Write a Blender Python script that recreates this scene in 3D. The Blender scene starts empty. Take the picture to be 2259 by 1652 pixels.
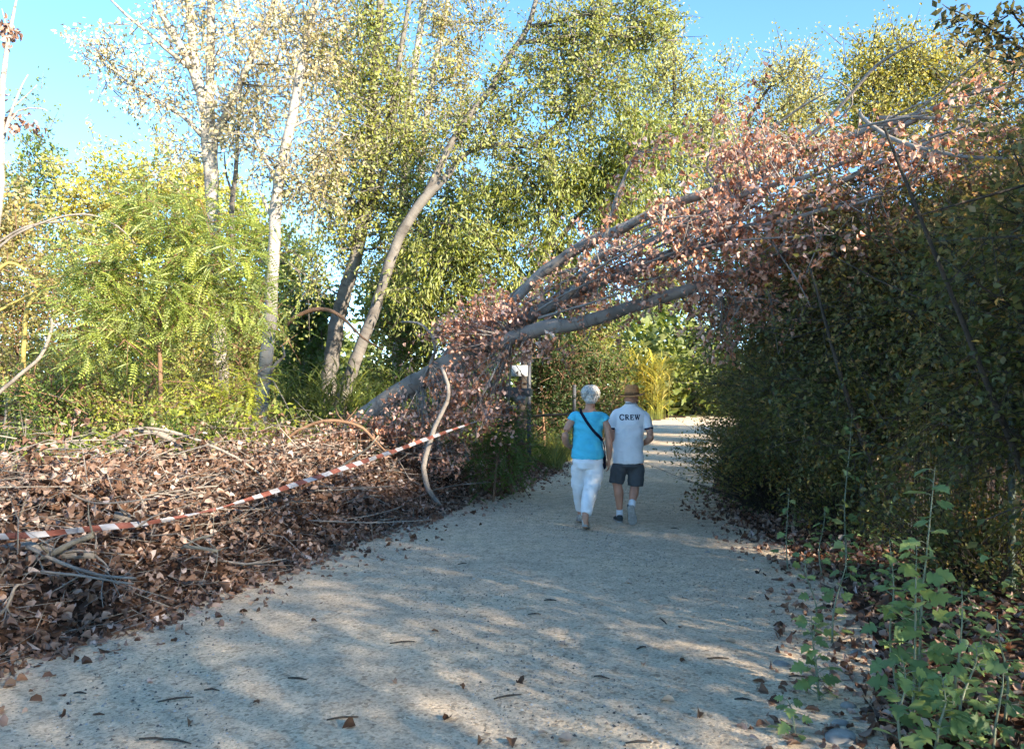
import bpy, bmesh, math, random
import numpy as np
from mathutils import Vector, Matrix, noise as mnoise
from mathutils.bvhtree import BVHTree

scene = bpy.context.scene
C = scene.collection
PI = math.pi
R = math.radians

# ---------------------------------------------------------------- camera
FP, HX, HY, CZ = 1740.0, 1129.5, 870.0, 1.55      # focal (px of a 2259 wide picture), principal column, horizon row, eye height
cd = bpy.data.cameras.new('camera'); cam = bpy.data.objects.new('camera', cd); C.objects.link(cam)
cd.sensor_fit = 'HORIZONTAL'; cd.sensor_width = 36.0; cd.lens = 36.0 * FP / 2259.0
cd.shift_y = (HY - 826.0) / 2259.0
cd.clip_start = 0.05; cd.clip_end = 2000
cam.location = (0, 0, CZ); cam.rotation_euler = (R(90), 0, 0)
scene.camera = cam

# ---------------------------------------------------------------- sky, sun, exposure
SUN_EL, SUN_AZ = 23.0, 134.0                       # degrees; azimuth clockwise from +Y (ahead)
world = bpy.data.worlds.new('World'); scene.world = world; world.use_nodes = True
wn = world.node_tree.nodes; wl = world.node_tree.links
sky = wn.new('ShaderNodeTexSky'); sky.sky_type = 'NISHITA'; sky.sun_disc = False
sky.sun_elevation = R(SUN_EL); sky.sun_rotation = R(SUN_AZ)
sky.altitude = 100; sky.air_density = 0.56; sky.dust_density = 0.0; sky.ozone_density = 1.0
hs = wn.new('ShaderNodeHueSaturation'); hs.inputs['Hue'].default_value = 0.488; hs.inputs['Saturation'].default_value = 1.13
wl.new(sky.outputs[0], hs.inputs['Color']); wl.new(hs.outputs[0], wn['Background'].inputs['Color'])
wn['Background'].inputs['Strength'].default_value = 0.15
sd = bpy.data.lights.new('sun', 'SUN'); sun = bpy.data.objects.new('sun', sd); C.objects.link(sun)
sd.energy = 5.0; sd.angle = R(1.0); sd.color = (1.0, 0.86, 0.66)
SDIR = Vector((math.sin(R(SUN_AZ)) * math.cos(R(SUN_EL)), math.cos(R(SUN_AZ)) * math.cos(R(SUN_EL)), math.sin(R(SUN_EL))))
sun.rotation_euler = (-SDIR).to_track_quat('-Z', 'Y').to_euler()
scene.view_settings.view_transform = 'Standard'; scene.view_settings.look = 'None'
scene.view_settings.gamma = 1.0; scene.view_settings.use_curve_mapping = False
scene.view_settings.exposure = 2.0
scene.render.engine = 'CYCLES'
scene.cycles.max_bounces = 6; scene.cycles.diffuse_bounces = 5; scene.cycles.glossy_bounces = 1
scene.cycles.transmission_bounces = 3; scene.cycles.transparent_max_bounces = 4
scene.cycles.use_denoising = True
scene.cycles.use_adaptive_sampling = True; scene.cycles.adaptive_threshold = 0.035
scene.cycles.sample_clamp_indirect = 6.0

# ---------------------------------------------------------------- helpers
def P(x, y, Y):
    return np.array(((x - HX) / FP * Y, Y, CZ - (y - HY) / FP * Y))
def G(x, y):
    Y = CZ * FP / (y - HY); return ((x - HX) / FP * Y, Y)
def sm(t):
    t = np.clip(t, 0, 1); return t * t * (3 - 2 * t)
_LY = [-8, 0, 3.0, 4.3, 5.3, 6.4, 8.7, 10.8, 13.5, 16.5, 22, 30, 45, 70, 110]
_LX = [-3.6, -3.3, -3.0, -2.75, -2.1, -1.95, -1.15, -0.5, 0.5, 1.1, 2.0, 3.7, 7.8, 17, 34]
_RY = [-8, 0, 3.5, 5.0, 6.4, 8.2, 10.4, 14, 20, 30, 45, 70, 110]
_RX = [0.8, 1.0, 1.3, 1.9, 2.3, 2.4, 2.5, 3.2, 5.0, 8.3, 13.5, 25, 44]
def Lx(Y): return np.interp(Y, _LY, _LX) + 0.10 * np.sin(Y * 2.1) * np.exp(-np.abs(Y) / 30)
def Rx(Y): return np.interp(Y, _RY, _RX) + 0.08 * np.sin(Y * 2.7 + 1) * np.exp(-np.abs(Y) / 6)
def hgt(X, Y):
    X = np.asarray(X, float); Y = np.asarray(Y, float)
    d = Lx(Y) - X
    amp = np.interp(Y, [-6, 2, 4, 6, 11, 14, 18, 30], [.2, .4, .6, .7, .82, .55, .25, .15])
    left = amp * sm(d / 2.4) * (1 - 0.8 * sm((d - 2.8) / 2.6))
    right = 0.12 * sm((X - Rx(Y)) / 1.5)
    left = left + amp * sm((d - .2) / .9) * (1 - sm((d - 4) / 2)) * (.09 * np.sin(X * 2.3 + 1.1 * Y + .7) * np.sin(Y * 1.9 - .8 * X) + .06 * np.sin(X * 5.1 - Y * 2.2) * np.sin(Y * 4.3 + X * 1.7 + 1))
    n = 0.025 * np.sin(X * 1.7 + Y * .6) * np.cos(Y * 1.3 - X * .4) + .012 * np.sin(X * 4.1) * np.sin(Y * 3.7)
    return left + right + n * (0.35 + sm(d) + sm(X - Rx(Y)))
def unit(v):
    return v / np.maximum(np.linalg.norm(v, axis=-1, keepdims=True), 1e-9)

def tag(o, label=None, cat=None, group=None, kind=None):
    if label: o['label'] = label
    if cat: o['category'] = cat
    if group: o['group'] = group
    if kind: o['kind'] = kind
    return o
def empty(name, loc, label, cat, group=None):
    o = bpy.data.objects.new(name, None); C.objects.link(o); o.location = [float(a) for a in loc]
    o.empty_display_size = .1
    return tag(o, label, cat, group)
def link(o, parent=None):
    C.objects.link(o)
    if parent is not None:
        o.parent = parent
        o.matrix_parent_inverse = Matrix.Translation(-Vector(parent.location)) if parent.type == 'EMPTY' else Matrix.Identity(4)
    return o
def tri_mesh(name, V, F, mat, var=None, tubeco=None, smooth=False):
    """V (n,3); F (m,3) or (m,4)"""
    me = bpy.data.meshes.new(name)
    V = np.ascontiguousarray(V, np.float32); F = np.ascontiguousarray(F, np.int32)
    k = F.shape[1]
    me.vertices.add(len(V)); me.vertices.foreach_set('co', V.ravel())
    me.loops.add(F.size); me.loops.foreach_set('vertex_index', F.ravel())
    me.polygons.add(len(F)); me.polygons.foreach_set('loop_start', np.arange(0, F.size, k, dtype=np.int32))
    if smooth: me.polygons.foreach_set('use_smooth', np.ones(len(F), dtype=bool))
    if var is not None:
        a = me.attributes.new('var', 'FLOAT', 'FACE'); a.data.foreach_set('value', np.ascontiguousarray(var, np.float32))
    if tubeco is not None:
        a = me.attributes.new('tubeco', 'FLOAT_VECTOR', 'POINT'); a.data.foreach_set('vector', np.ascontiguousarray(tubeco, np.float32).ravel())
    me.update(calc_edges=True)
    if mat: me.materials.append(mat)
    return me
def obj(name, me, parent=None, kind=None):
    o = bpy.data.objects.new(name, me); link(o, parent)
    if kind: o['kind'] = kind
    return o
def catmull(pts, radii, step):
    pts = np.asarray(pts, float); n = len(pts)
    if n == 2: pts = np.array([pts[0], (pts[0] + pts[1]) / 2, pts[1]]); radii = [radii[0], (radii[0] + radii[1]) / 2, radii[1]]; n = 3
    ext = np.vstack([2 * pts[0] - pts[1], pts, 2 * pts[-1] - pts[-2]])
    out, rr = [], []
    for i in range(n - 1):
        p0, p1, p2, p3 = ext[i:i + 4]
        m = max(2, int(np.linalg.norm(p2 - p1) / step))
        for t in np.linspace(0, 1, m, endpoint=False):
            out.append(.5 * ((2 * p1) + (-p0 + p2) * t + (2 * p0 - 5 * p1 + 4 * p2 - p3) * t * t + (-p0 + 3 * p1 - 3 * p2 + p3) * t ** 3))
            rr.append(radii[i] * (1 - t) + radii[i + 1] * t)
    out.append(pts[-1]); rr.append(radii[-1])
    return np.array(out), np.array(rr)
class MB:
    """collects tubes / lofts; quads only"""
    def __init__(s): s.V = []; s.F = []; s.T = []; s.n = 0
    def add(s, V, F, T=None):
        s.V.append(V); s.F.append(np.asarray(F) + s.n); s.n += len(V)
        s.T.append(T if T is not None else np.asarray(V, float))
    def rings(s, Q, T=None):
        """Q (m,k,3) rings, closed at both ends by a small end ring collapsed to its middle"""
        m, k, _ = Q.shape
        c0 = np.repeat(Q[0].mean(0)[None], k, 0)[None]; c1 = np.repeat(Q[-1].mean(0)[None], k, 0)[None]
        A = np.concatenate([c0, Q, c1]); m += 2
        i = np.arange(m - 1)[:, None] * k; j = np.arange(k)[None]; j2 = (j + 1) % k
        F = np.stack([i + j, i + j2, i + k + j2, i + k + j], -1).reshape(-1, 4)
        if T is not None: T = np.concatenate([T[:1], T, T[-1:]]).reshape(-1, 3)
        s.add(A.reshape(-1, 3), F, T)
    def tube(s, pts, radii, sides=8, step=.15, wob=0.0, rng=None, flat=1.0):
        if np.isscalar(radii): radii = [radii] * len(pts)
        if len(radii) != len(pts): radii = np.interp(np.linspace(0, 1, len(pts)), np.linspace(0, 1, len(radii)), radii)
        p, r = catmull(pts, list(radii), step)
        if rng is not None and wob: 
            p = p + rng.normal(0, 1, p.shape) * wob * r[:, None]; r = r * (1 + rng.normal(0, wob * .5, len(r)))
        t = unit(np.gradient(p, axis=0))
        up = np.array([0.31, 0.2, 1.0]) if abs(t[:, 2].mean()) < .8 else np.array([1.0, .13, .1])
        x = unit(np.cross(t, up)); y = np.cross(x, t)
        a = np.arange(sides) / sides * 2 * PI
        ca, sa = np.cos(a), np.sin(a)
        Q = p[:, None] + r[:, None, None] * (x[:, None] * ca[None, :, None] + y[:, None] * sa[None, :, None] * flat)
        L = np.concatenate([[0], np.cumsum(np.linalg.norm(np.diff(p, axis=0), axis=1))])
        rm = r.mean()
        T = np.stack([np.broadcast_to(ca * rm, Q.shape[:2]), np.broadcast_to(sa * rm, Q.shape[:2]), np.broadcast_to(L[:, None], Q.shape[:2])], -1)
        s.rings(Q, T)
    def ellipses(s, rows, sides=24, power=2.0):
        """rows (cx,cy,cz,rx,ry) stacked in z"""
        a = np.arange(sides) / sides * 2 * PI
        ca = np.sign(np.cos(a)) * np.abs(np.cos(a)) ** (2 / power); sa = np.sign(np.sin(a)) * np.abs(np.sin(a)) ** (2 / power)
        Q = np.array([[(cx + rx * c_, cy + ry * s_, cz) for c_, s_ in zip(ca, sa)] for cx, cy, cz, rx, ry in rows])
        s.rings(Q)
    def ball(s, c, r, n=10):
        r = np.broadcast_to(np.asarray(r, float), 3); a = np.linspace(.12, PI - .12, n)
        s.ellipses([(c[0], c[1], c[2] - r[2] * math.cos(t), r[0] * math.sin(t), r[1] * math.sin(t)) for t in a], 16)
    def box(s, c, h):
        V = np.array([[c[0] + a * h[0], c[1] + b * h[1], c[2] + d * h[2]] for d in (-1, 1) for a, b in ((-1, -1), (1, -1), (1, 1), (-1, 1))])
        s.add(V, [[0, 3, 2, 1], [4, 5, 6, 7], [0, 1, 5, 4], [1, 2, 6, 5], [2, 3, 7, 6], [3, 0, 4, 7]])
    def mesh(s, name, mat, smooth=True):
        return tri_mesh(name, np.concatenate(s.V), np.concatenate(s.F), mat, tubeco=np.concatenate(s.T), smooth=smooth)
def twigs(A, B, ra, rb):
    """vectorised three-sided prisms from A to B"""
    n = len(A); d = unit(B - A); up = np.where(np.abs(d[:, 2:3]) < .9, [[0, 0, 1.]], [[1., 0, 0]])
    x = unit(np.cross(d, up)); y = np.cross(d, x)
    V = np.zeros((n, 6, 3))
    for k in range(3):
        a = k * 2 * PI / 3; o = x * math.cos(a) + y * math.sin(a)
        V[:, k] = A + o * np.reshape(ra, (-1, 1)); V[:, 3 + k] = B + o * np.reshape(rb, (-1, 1))
    f = np.array([[0, 1, 4, 3], [1, 2, 5, 4], [2, 0, 3, 5]])
    F = (f[None] + 6 * np.arange(n)[:, None, None]).reshape(-1, 4)
    L = np.linalg.norm(B - A, axis=1)
    T = np.zeros((n, 6, 3)); T[:, 3:, 2] = L[:, None]; T[:, :, 0] = [[0.01, -.005, -.005] * 2]; T[:, :, 1] = [[0, .008, -.008] * 2]
    T += np.arange(n)[:, None, None] * .37 % 3.1
    return V.reshape(-1, 3), F, T.reshape(-1, 3)

# ---------------------------------------------------------------- leaf templates (x width, y along, z up), unit length
def fan(outline, centre):
    V = np.array([centre] + outline, float); n = len(outline)
    return V, np.array([[0, i + 1, (i + 1) % n + 1] for i in range(n)])
T_SIMPLE = (np.array([[0, 0, 0], [.3, .45, .10], [0, 1, -.06], [-.3, .45, .10]], float), np.array([[0, 1, 2], [0, 2, 3]]))
T_NARROW = (np.array([[0, 0, 0], [.15, .4, .05], [0, 1, -.18], [-.15, .4, .05]], float), np.array([[0, 1, 2], [0, 2, 3]]))
T_ROUND = fan([(0, 0, 0), (.36, .16, .10), (.44, .45, .16), (.22, .8, .07), (0, 1.02, -.10), (-.22, .8, .07), (-.44, .45, .16), (-.36, .16, .10)], (0, .45, -.02))
T_CURL = fan([(0, 0, 0), (.30, .12, .22), (.34, .45, .34), (.2, .8, .16), (.03, 1.0, -.22), (-.2, .74, .02), (-.36, .42, .12), (-.28, .1, .05)], (0, .42, -.06))
T_CURL2 = fan([(0, 0, 0), (.26, .2, -.1), (.36, .5, .16), (.12, .85, .24), (-.02, .98, .1), (-.22, .78, -.06), (-.40, .48, .2), (-.3, .15, .18)], (0, .5, .04))
T_LIT1 = (T_CURL[0] * [.82, 1, 1.5], T_CURL[1]); T_LIT2 = (T_CURL2[0] * [.85, 1, 1.4], T_CURL2[1]); T_LIT3 = (T_CURL[0] * [-.6, .9, 2.0], T_CURL[1])
T_LOBE = fan([(0, 0, 0), (.22, -.03, .02), (.46, .14, .03), (.27, .25, .05), (.50, .46, .02), (.25, .53, .06), (.30, .66, .05), (.16, .76, .03), (0, 1, -.10), (-.16, .76, .03), (-.30, .66, .05), (-.25, .53, .06), (-.50, .46, .02), (-.27, .25, .05), (-.46, .14, .03), (-.22, -.03, .02)], (0, .38, -.02))
def frond(npair=7, ll=.17, drop=.28):
    V, F = [], []
    def add(p, d, w):
        b = len(V); d = np.array(d) / np.linalg.norm(d); s = np.cross(d, (0, 0, 1)); p = np.array(p)
        V.extend([p, p + d * ll * .5 + s * w + np.array((0, 0, .012)), p + d * ll, p + d * ll * .5 - s * w + np.array((0, 0, .012))])
        F.extend([[b, b + 1, b + 2], [b, b + 2, b + 3]])
    for i in range(npair):
        t = .16 + .78 * i / (npair - 1); z = -drop * t * t
        for sx in (-1, 1): add((0, t, z), (sx * 1.0, .35, -.25), ll * .27)
    add((0, .97, -drop), (0, 1, -.6), ll * .27)
    b = len(V); V.extend([np.array((-.012, 0, 0)), np.array((.012, 0, 0)), np.array((0, .55, -drop * .3)), np.array((0.006, .98, -drop))])
    F.extend([[b, b + 1, b + 2], [b + 1, b + 3, b + 2]])
    return np.array(V), np.array(F)
T_FROND = frond()
T_FROND_LITE = frond(5, .22)
def blade(seg=5, w=.028, bend=.55):
    V, F = [], []
    for i in range(seg + 1):
        t = i / seg; ww = w * (1 - t ** 1.8) * (0.6 + .4 * min(1, t * 4))
        y = t * (1 - .25 * bend * t); z = -bend * t ** 2.2
        V += [(-ww, y, z + ww * .6), (ww, y, z + ww * .6)]
    for i in range(seg):
        F += [[2 * i, 2 * i + 1, 2 * i + 3], [2 * i, 2 * i + 3, 2 * i + 2]]
    return np.array(V), np.array(F)
T_BLADE = blade()
T_BLADE_UP = blade(4, .022, .25)
def leaf_mesh(name, pos, axis, nrm, size, var, tmpl, mat, smooth=False):
    TV, TF = tmpl; n = len(pos); k = len(TV)
    y = unit(axis); x = unit(np.cross(y, nrm)); z = np.cross(x, y)
    S = np.reshape(size, (-1, 1, 1))
    V = pos[:, None] + S * (TV[None, :, 0:1] * x[:, None] + TV[None, :, 1:2] * y[:, None] + TV[None, :, 2:3] * z[:, None])
    F = (TF[None] + k * np.arange(n)[:, None, None]).reshape(-1, 3)
    return tri_mesh(name, V.reshape(-1, 3), F, mat, var=np.repeat(var, len(TF)), smooth=smooth)
def clump_leaves(rng, c, r, n_clumps, per, tw=.4, spread=.07, droop=.2, flat=.5, lift=.1, shell=.5, lumps=.25):
    """leaves sitting along short shoots spread through an uneven ellipsoid"""
    c = np.asarray(c, float); r = np.asarray(r, float)
    d = unit(rng.normal(0, 1, (n_clumps, 3))); ph = rng.random(6) * 6.28
    lump = 1 + lumps * (np.sin(3.1 * d[:, 0] + 2 * d[:, 2] + ph[0]) + .8 * np.sin(5.3 * d[:, 1] + 4.1 * d[:, 0] + ph[1]) + .7 * np.sin(7.7 * d[:, 2] + ph[2]))
    rad = rng.random(n_clumps) ** shell
    ctr = c + d * (rad * lump)[:, None] * r
    twd = unit(d * .8 + rng.normal(0, .6, d.shape) + np.array([0, 0, lift]))
    L = tw * (.5 + rng.random(n_clumps))
    t = rng.random((n_clumps, per))
    pos = ctr[:, None] + twd[:, None] * (t * L[:, None])[..., None] + rng.normal(0, spread, (n_clumps, per, 3))
    ax = twd[:, None] * .5 + rng.normal(0, .6, pos.shape) + np.array([0, 0, -droop])
    nr = rng.normal(0, 1, pos.shape) * (1 - flat) + np.array([0, 0, 1.0]) * flat
    cv = rng.random(n_clumps)
    var = np.clip(.55 * cv[:, None] + .45 * rng.random((n_clumps, per)), 0, 1)
    return pos.reshape(-1, 3), unit(ax.reshape(-1, 3)), unit(nr.reshape(-1, 3)), var.ravel(), ctr, ctr + twd * L[:, None]

# ---------------------------------------------------------------- materials
def new_mat(name):
    m = bpy.data.materials.new(name); m.use_nodes = True; nt = m.node_tree
    b = nt.nodes['Principled BSDF']
    return m, nt, nt.nodes, nt.links, b
def ramp(N, stops, interp='LINEAR'):
    r = N.new('ShaderNodeValToRGB'); r.color_ramp.interpolation = interp
    while len(r.color_ramp.elements) < len(stops): r.color_ramp.elements.new(.5)
    for e, (p, c) in zip(r.color_ramp.elements, stops): e.position = p; e.color = (*c, 1)
    return r
def leaf_mat(name, stops, trans=.35, rough=.55, tint=True, back=1.25, spec=.25, tcol=(1.25, 1.15, .55)):
    m, nt, N, L, b = new_mat(name)
    at = N.new('ShaderNodeAttribute'); at.attribute_name = 'var'
    rp = ramp(N, stops); L.new(at.outputs['Fac'], rp.inputs[0]); col = rp.outputs[0]
    if tint:
        oi = N.new('ShaderNodeObjectInfo'); mx = N.new('ShaderNodeMix'); mx.data_type = 'RGBA'; mx.blend_type = 'MULTIPLY'; mx.inputs['Factor'].default_value = 1
        L.new(col, mx.inputs[6]); L.new(oi.outputs['Color'], mx.inputs[7]); col = mx.outputs[2]
    ge = N.new('ShaderNodeNewGeometry'); bk = N.new('ShaderNodeMix'); bk.data_type = 'RGBA'
    pal = N.new('ShaderNodeHueSaturation'); pal.inputs['Saturation'].default_value = .75; pal.inputs['Value'].default_value = back
    L.new(col, pal.inputs['Color']); L.new(ge.outputs['Backfacing'], bk.inputs['Factor']); L.new(col, bk.inputs[6]); L.new(pal.outputs[0], bk.inputs[7])
    col2 = bk.outputs[2]
    L.new(col2, b.inputs['Base Color']); b.inputs['Roughness'].default_value = rough; b.inputs['Specular IOR Level'].default_value = spec
    tr = N.new('ShaderNodeBsdfTranslucent'); tm = N.new('ShaderNodeMix'); tm.data_type = 'RGBA'; tm.blend_type = 'MULTIPLY'; tm.inputs['Factor'].default_value = 1
    L.new(col2, tm.inputs[6]); tm.inputs[7].default_value = (*tcol, 1); L.new(tm.outputs[2], tr.inputs['Color'])
    ms = N.new('ShaderNodeMixShader'); ms.inputs[0].default_value = trans
    L.new(b.outputs[0], ms.inputs[1]); L.new(tr.outputs[0], ms.inputs[2]); L.new(ms.outputs[0], N['Material Output'].inputs['Surface'])
    return m
M = {}
M['leaf'] = leaf_mat('living_leaf', [(0, (.55, .65, .42)), (.45, (1.1, 1.15, .9)), (.8, (1.35, 1.32, .95)), (1, (1.6, 1.45, .88))], .42)
M['hedge'] = leaf_mat('hedge_leaf', [(0, (.045, .06, .02)), (.4, (.11, .13, .04)), (.62, (.17, .16, .045)), (.8, (.26, .18, .05)), (1, (.40, .21, .055))], .48, .42, tint=False, spec=.4)  # orange end
M['dry'] = leaf_mat('dry_leaf', [(0, (.06, .036, .026)), (.3, (.155, .085, .056)), (.6, (.28, .172, .12)), (.82, (.42, .305, .255)), (1, (.58, .50, .46))], .30, .6, tint=True, back=1.35, spec=.2, tcol=(1.3, .85, .55))
M['poplar'] = leaf_mat('white_poplar_sapling_leaf', [(0, (.12, .19, .08)), (.5, (.20, .29, .11)), (1, (.32, .38, .12))], .35, .5, tint=False, back=1.6, spec=.35)
M['reed'] = leaf_mat('reed_blade', [(0, (.45, .5, .35)), (.6, (1, 1, .8)), (1, (1.7, 1.4, .8))], .35, .5)
def bark(name, base, dark, mark, scale=9.0, contrast=.5, moss=None):
    m, nt, N, L, b = new_mat(name)
    at = N.new('ShaderNodeAttribute'); at.attribute_name = 'tubeco'
    n1 = N.new('ShaderNodeTexNoise'); n1.inputs['Scale'].default_value = 3.5; n1.inputs['Detail'].default_value = 6
    L.new(at.outputs['Vector'], n1.inputs['Vector'])
    mp = N.new('ShaderNodeMapping'); mp.inputs['Scale'].default_value = (scale * .7, scale * .7, scale * 2.6); L.new(at.outputs['Vector'], mp.inputs['Vector'])
    n2 = N.new('ShaderNodeTexNoise'); n2.inputs['Scale'].default_value = 1.0; n2.inputs['Detail'].default_value = 4; n2.inputs['Roughness'].default_value = .65; L.new(mp.outputs[0], n2.inputs['Vector'])
    r1 = ramp(N, [(.3, dark), (.55, base), (.75, tuple(min(1, c * 1.25) for c in base))]); L.new(n1.outputs['Fac'], r1.inputs[0])
    r2 = ramp(N, [(.56, (0, 0, 0)), (.66, (1, 1, 1))]); L.new(n2.outputs['Fac'], r2.inputs[0])
    mx = N.new('ShaderNodeMix'); mx.data_type = 'RGBA'; mu = N.new('ShaderNodeMath'); mu.operation = 'MULTIPLY'; mu.inputs[1].default_value = contrast
    L.new(r2.outputs[0], mu.inputs[0]); L.new(mu.outputs[0], mx.inputs['Factor']); L.new(r1.outputs[0], mx.inputs[6]); mx.inputs[7].default_value = (*mark, 1)
    col = mx.outputs[2]
    if moss:
        n3 = N.new('ShaderNodeTexNoise'); n3.inputs['Scale'].default_value = 2.2; n3.inputs['Detail'].default_value = 3; L.new(at.outputs['Vector'], n3.inputs['Vector'])
        r3 = ramp(N, [(.56, (0, 0, 0)), (.68, (1, 1, 1))]); L.new(n3.outputs['Fac'], r3.inputs[0])
        m3 = N.new('ShaderNodeMix'); m3.data_type = 'RGBA'; L.new(r3.outputs[0], m3.inputs['Factor']); L.new(col, m3.inputs[6]); m3.inputs[7].default_value = (*moss, 1); col = m3.outputs[2]
    L.new(col, b.inputs['Base Color']); b.inputs['Roughness'].default_value = .85; b.inputs['Specular IOR Level'].default_value = .2
    bp = N.new('ShaderNodeBump'); bp.inputs['Strength'].default_value = .5; bp.inputs['Distance'].default_value = .02
    L.new(n2.outputs['Fac'], bp.inputs['Height']); L.new(bp.outputs[0], b.inputs['Normal'])
    return m
M['bark_white'] = bark('pale_poplar_bark', (.34, .31, .27), (.2, .18, .16), (.07, .06, .05), 8, .7)
M['bark_grey'] = bark('grey_poplar_bark', (.16, .145, .13), (.085, .075, .068), (.05, .042, .038), 7, .6)
M['bark_fallen'] = bark('fallen_poplar_bark', (.25, .225, .205), (.13, .115, .105), (.06, .05, .045), 7, .55)
M['bark_dark'] = bark('dark_bark', (.07, .058, .048), (.035, .03, .026), (.02, .017, .015), 10, .5)
M['bark_brown'] = bark('brown_stem', (.20, .12, .075), (.11, .065, .04), (.06, .035, .02), 10, .4)
M['bark_dead'] = bark('weathered_stick', (.26, .23, .20), (.13, .11, .095), (.06, .05, .045), 10, .45)
M['bark_moss'] = bark('mossy_stick', (.22, .2, .16), (.12, .11, .09), (.06, .05, .04), 8, .4, (.19, .17, .03))
M['bark_yellow'] = bark('yellow_stem', (.42, .33, .10), (.26, .2, .07), (.12, .1, .05), 8, .3)
M['stem_green'] = bark('sapling_stem', (.22, .24, .17), (.14, .16, .1), (.12, .12, .09), 12, .2)
def plain(name, col, rough=.7, spec=.3, var=0, scale=40, bump=0, bdist=.01, bscale=None, metal=0):
    m, nt, N, L, b = new_mat(name)
    b.inputs['Base Color'].default_value = (*col, 1); b.inputs['Roughness'].default_value = rough; b.inputs['Specular IOR Level'].default_value = spec; b.inputs['Metallic'].default_value = metal
    tc = N.new('ShaderNodeTexCoord')
    if var:
        n = N.new('ShaderNodeTexNoise'); n.inputs['Scale'].default_value = scale; n.inputs['Detail'].default_value = 5; L.new(tc.outputs['Object'], n.inputs['Vector'])
        r = ramp(N, [(.3, tuple(c * (1 - var) for c in col)), (.7, tuple(min(1, c * (1 + var)) for c in col))]); L.new(n.outputs['Fac'], r.inputs[0]); L.new(r.outputs[0], b.inputs['Base Color'])
    if bump:
        n = N.new('ShaderNodeTexNoise'); n.inputs['Scale'].default_value = bscale or scale; n.inputs['Detail'].default_value = 4; L.new(tc.outputs['Object'], n.inputs['Vector'])
        bp = N.new('ShaderNodeBump'); bp.inputs['Strength'].default_value = bump; bp.inputs['Distance'].default_value = bdist; L.new(n.outputs['Fac'], bp.inputs['Height']); L.new(bp.outputs[0], b.inputs['Normal'])
    return m
M['wood_cut'] = plain('sawn_wood', (.62, .46, .27), .8, .2, .2, 30)
M['metal'] = plain('grey_steel', (.055, .058, .066), .5, .4, .12, 12)
M['sign'] = plain('white_sign_panel', (.42, .44, .46), .5, .4, .15, 9)
M['stone'] = plain('pebble_stone', (.24, .23, .215), .85, .3, .35, 20, .3)
M['wire'] = plain('fence_wire', (.10, .13, .11), .5, .4)
# ================================================================ ground and path
def soil_mat():
    m, nt, N, L, b = new_mat('woodland_soil')
    tc = N.new('ShaderNodeTexCoord')
    n1 = N.new('ShaderNodeTexNoise'); n1.inputs['Scale'].default_value = 1.3; n1.inputs['Detail'].default_value = 8; L.new(tc.outputs['Object'], n1.inputs['Vector'])
    v = N.new('ShaderNodeTexVoronoi'); v.inputs['Scale'].default_value = 16; L.new(tc.outputs['Object'], v.inputs['Vector'])
    r1 = ramp(N, [(.3, (.03, .022, .017)), (.5, (.055, .039, .029)), (.7, (.085, .062, .047))]); L.new(n1.outputs['Fac'], r1.inputs[0])
    bw = N.new('ShaderNodeRGBToBW'); L.new(v.outputs['Color'], bw.inputs[0])
    r2 = ramp(N, [(0, (.5, .4, .35)), (1, (1.6, 1.3, 1.15))]); L.new(bw.outputs[0], r2.inputs[0])
    mx = N.new('ShaderNodeMix'); mx.data_type = 'RGBA'; mx.blend_type = 'MULTIPLY'; mx.inputs['Factor'].default_value = 1
    L.new(r1.outputs[0], mx.inputs[6]); L.new(r2.outputs[0], mx.inputs[7]); L.new(mx.outputs[2], b.inputs['Base Color'])
    b.inputs['Roughness'].default_value = .95; b.inputs['Specular IOR Level'].default_value = .1
    bp = N.new('ShaderNodeBump'); bp.inputs['Strength'].default_value = .8; bp.inputs['Distance'].default_value = .04; L.new(v.outputs['Distance'], bp.inputs['Height']); L.new(bp.outputs[0], b.inputs['Normal'])
    return m
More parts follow.
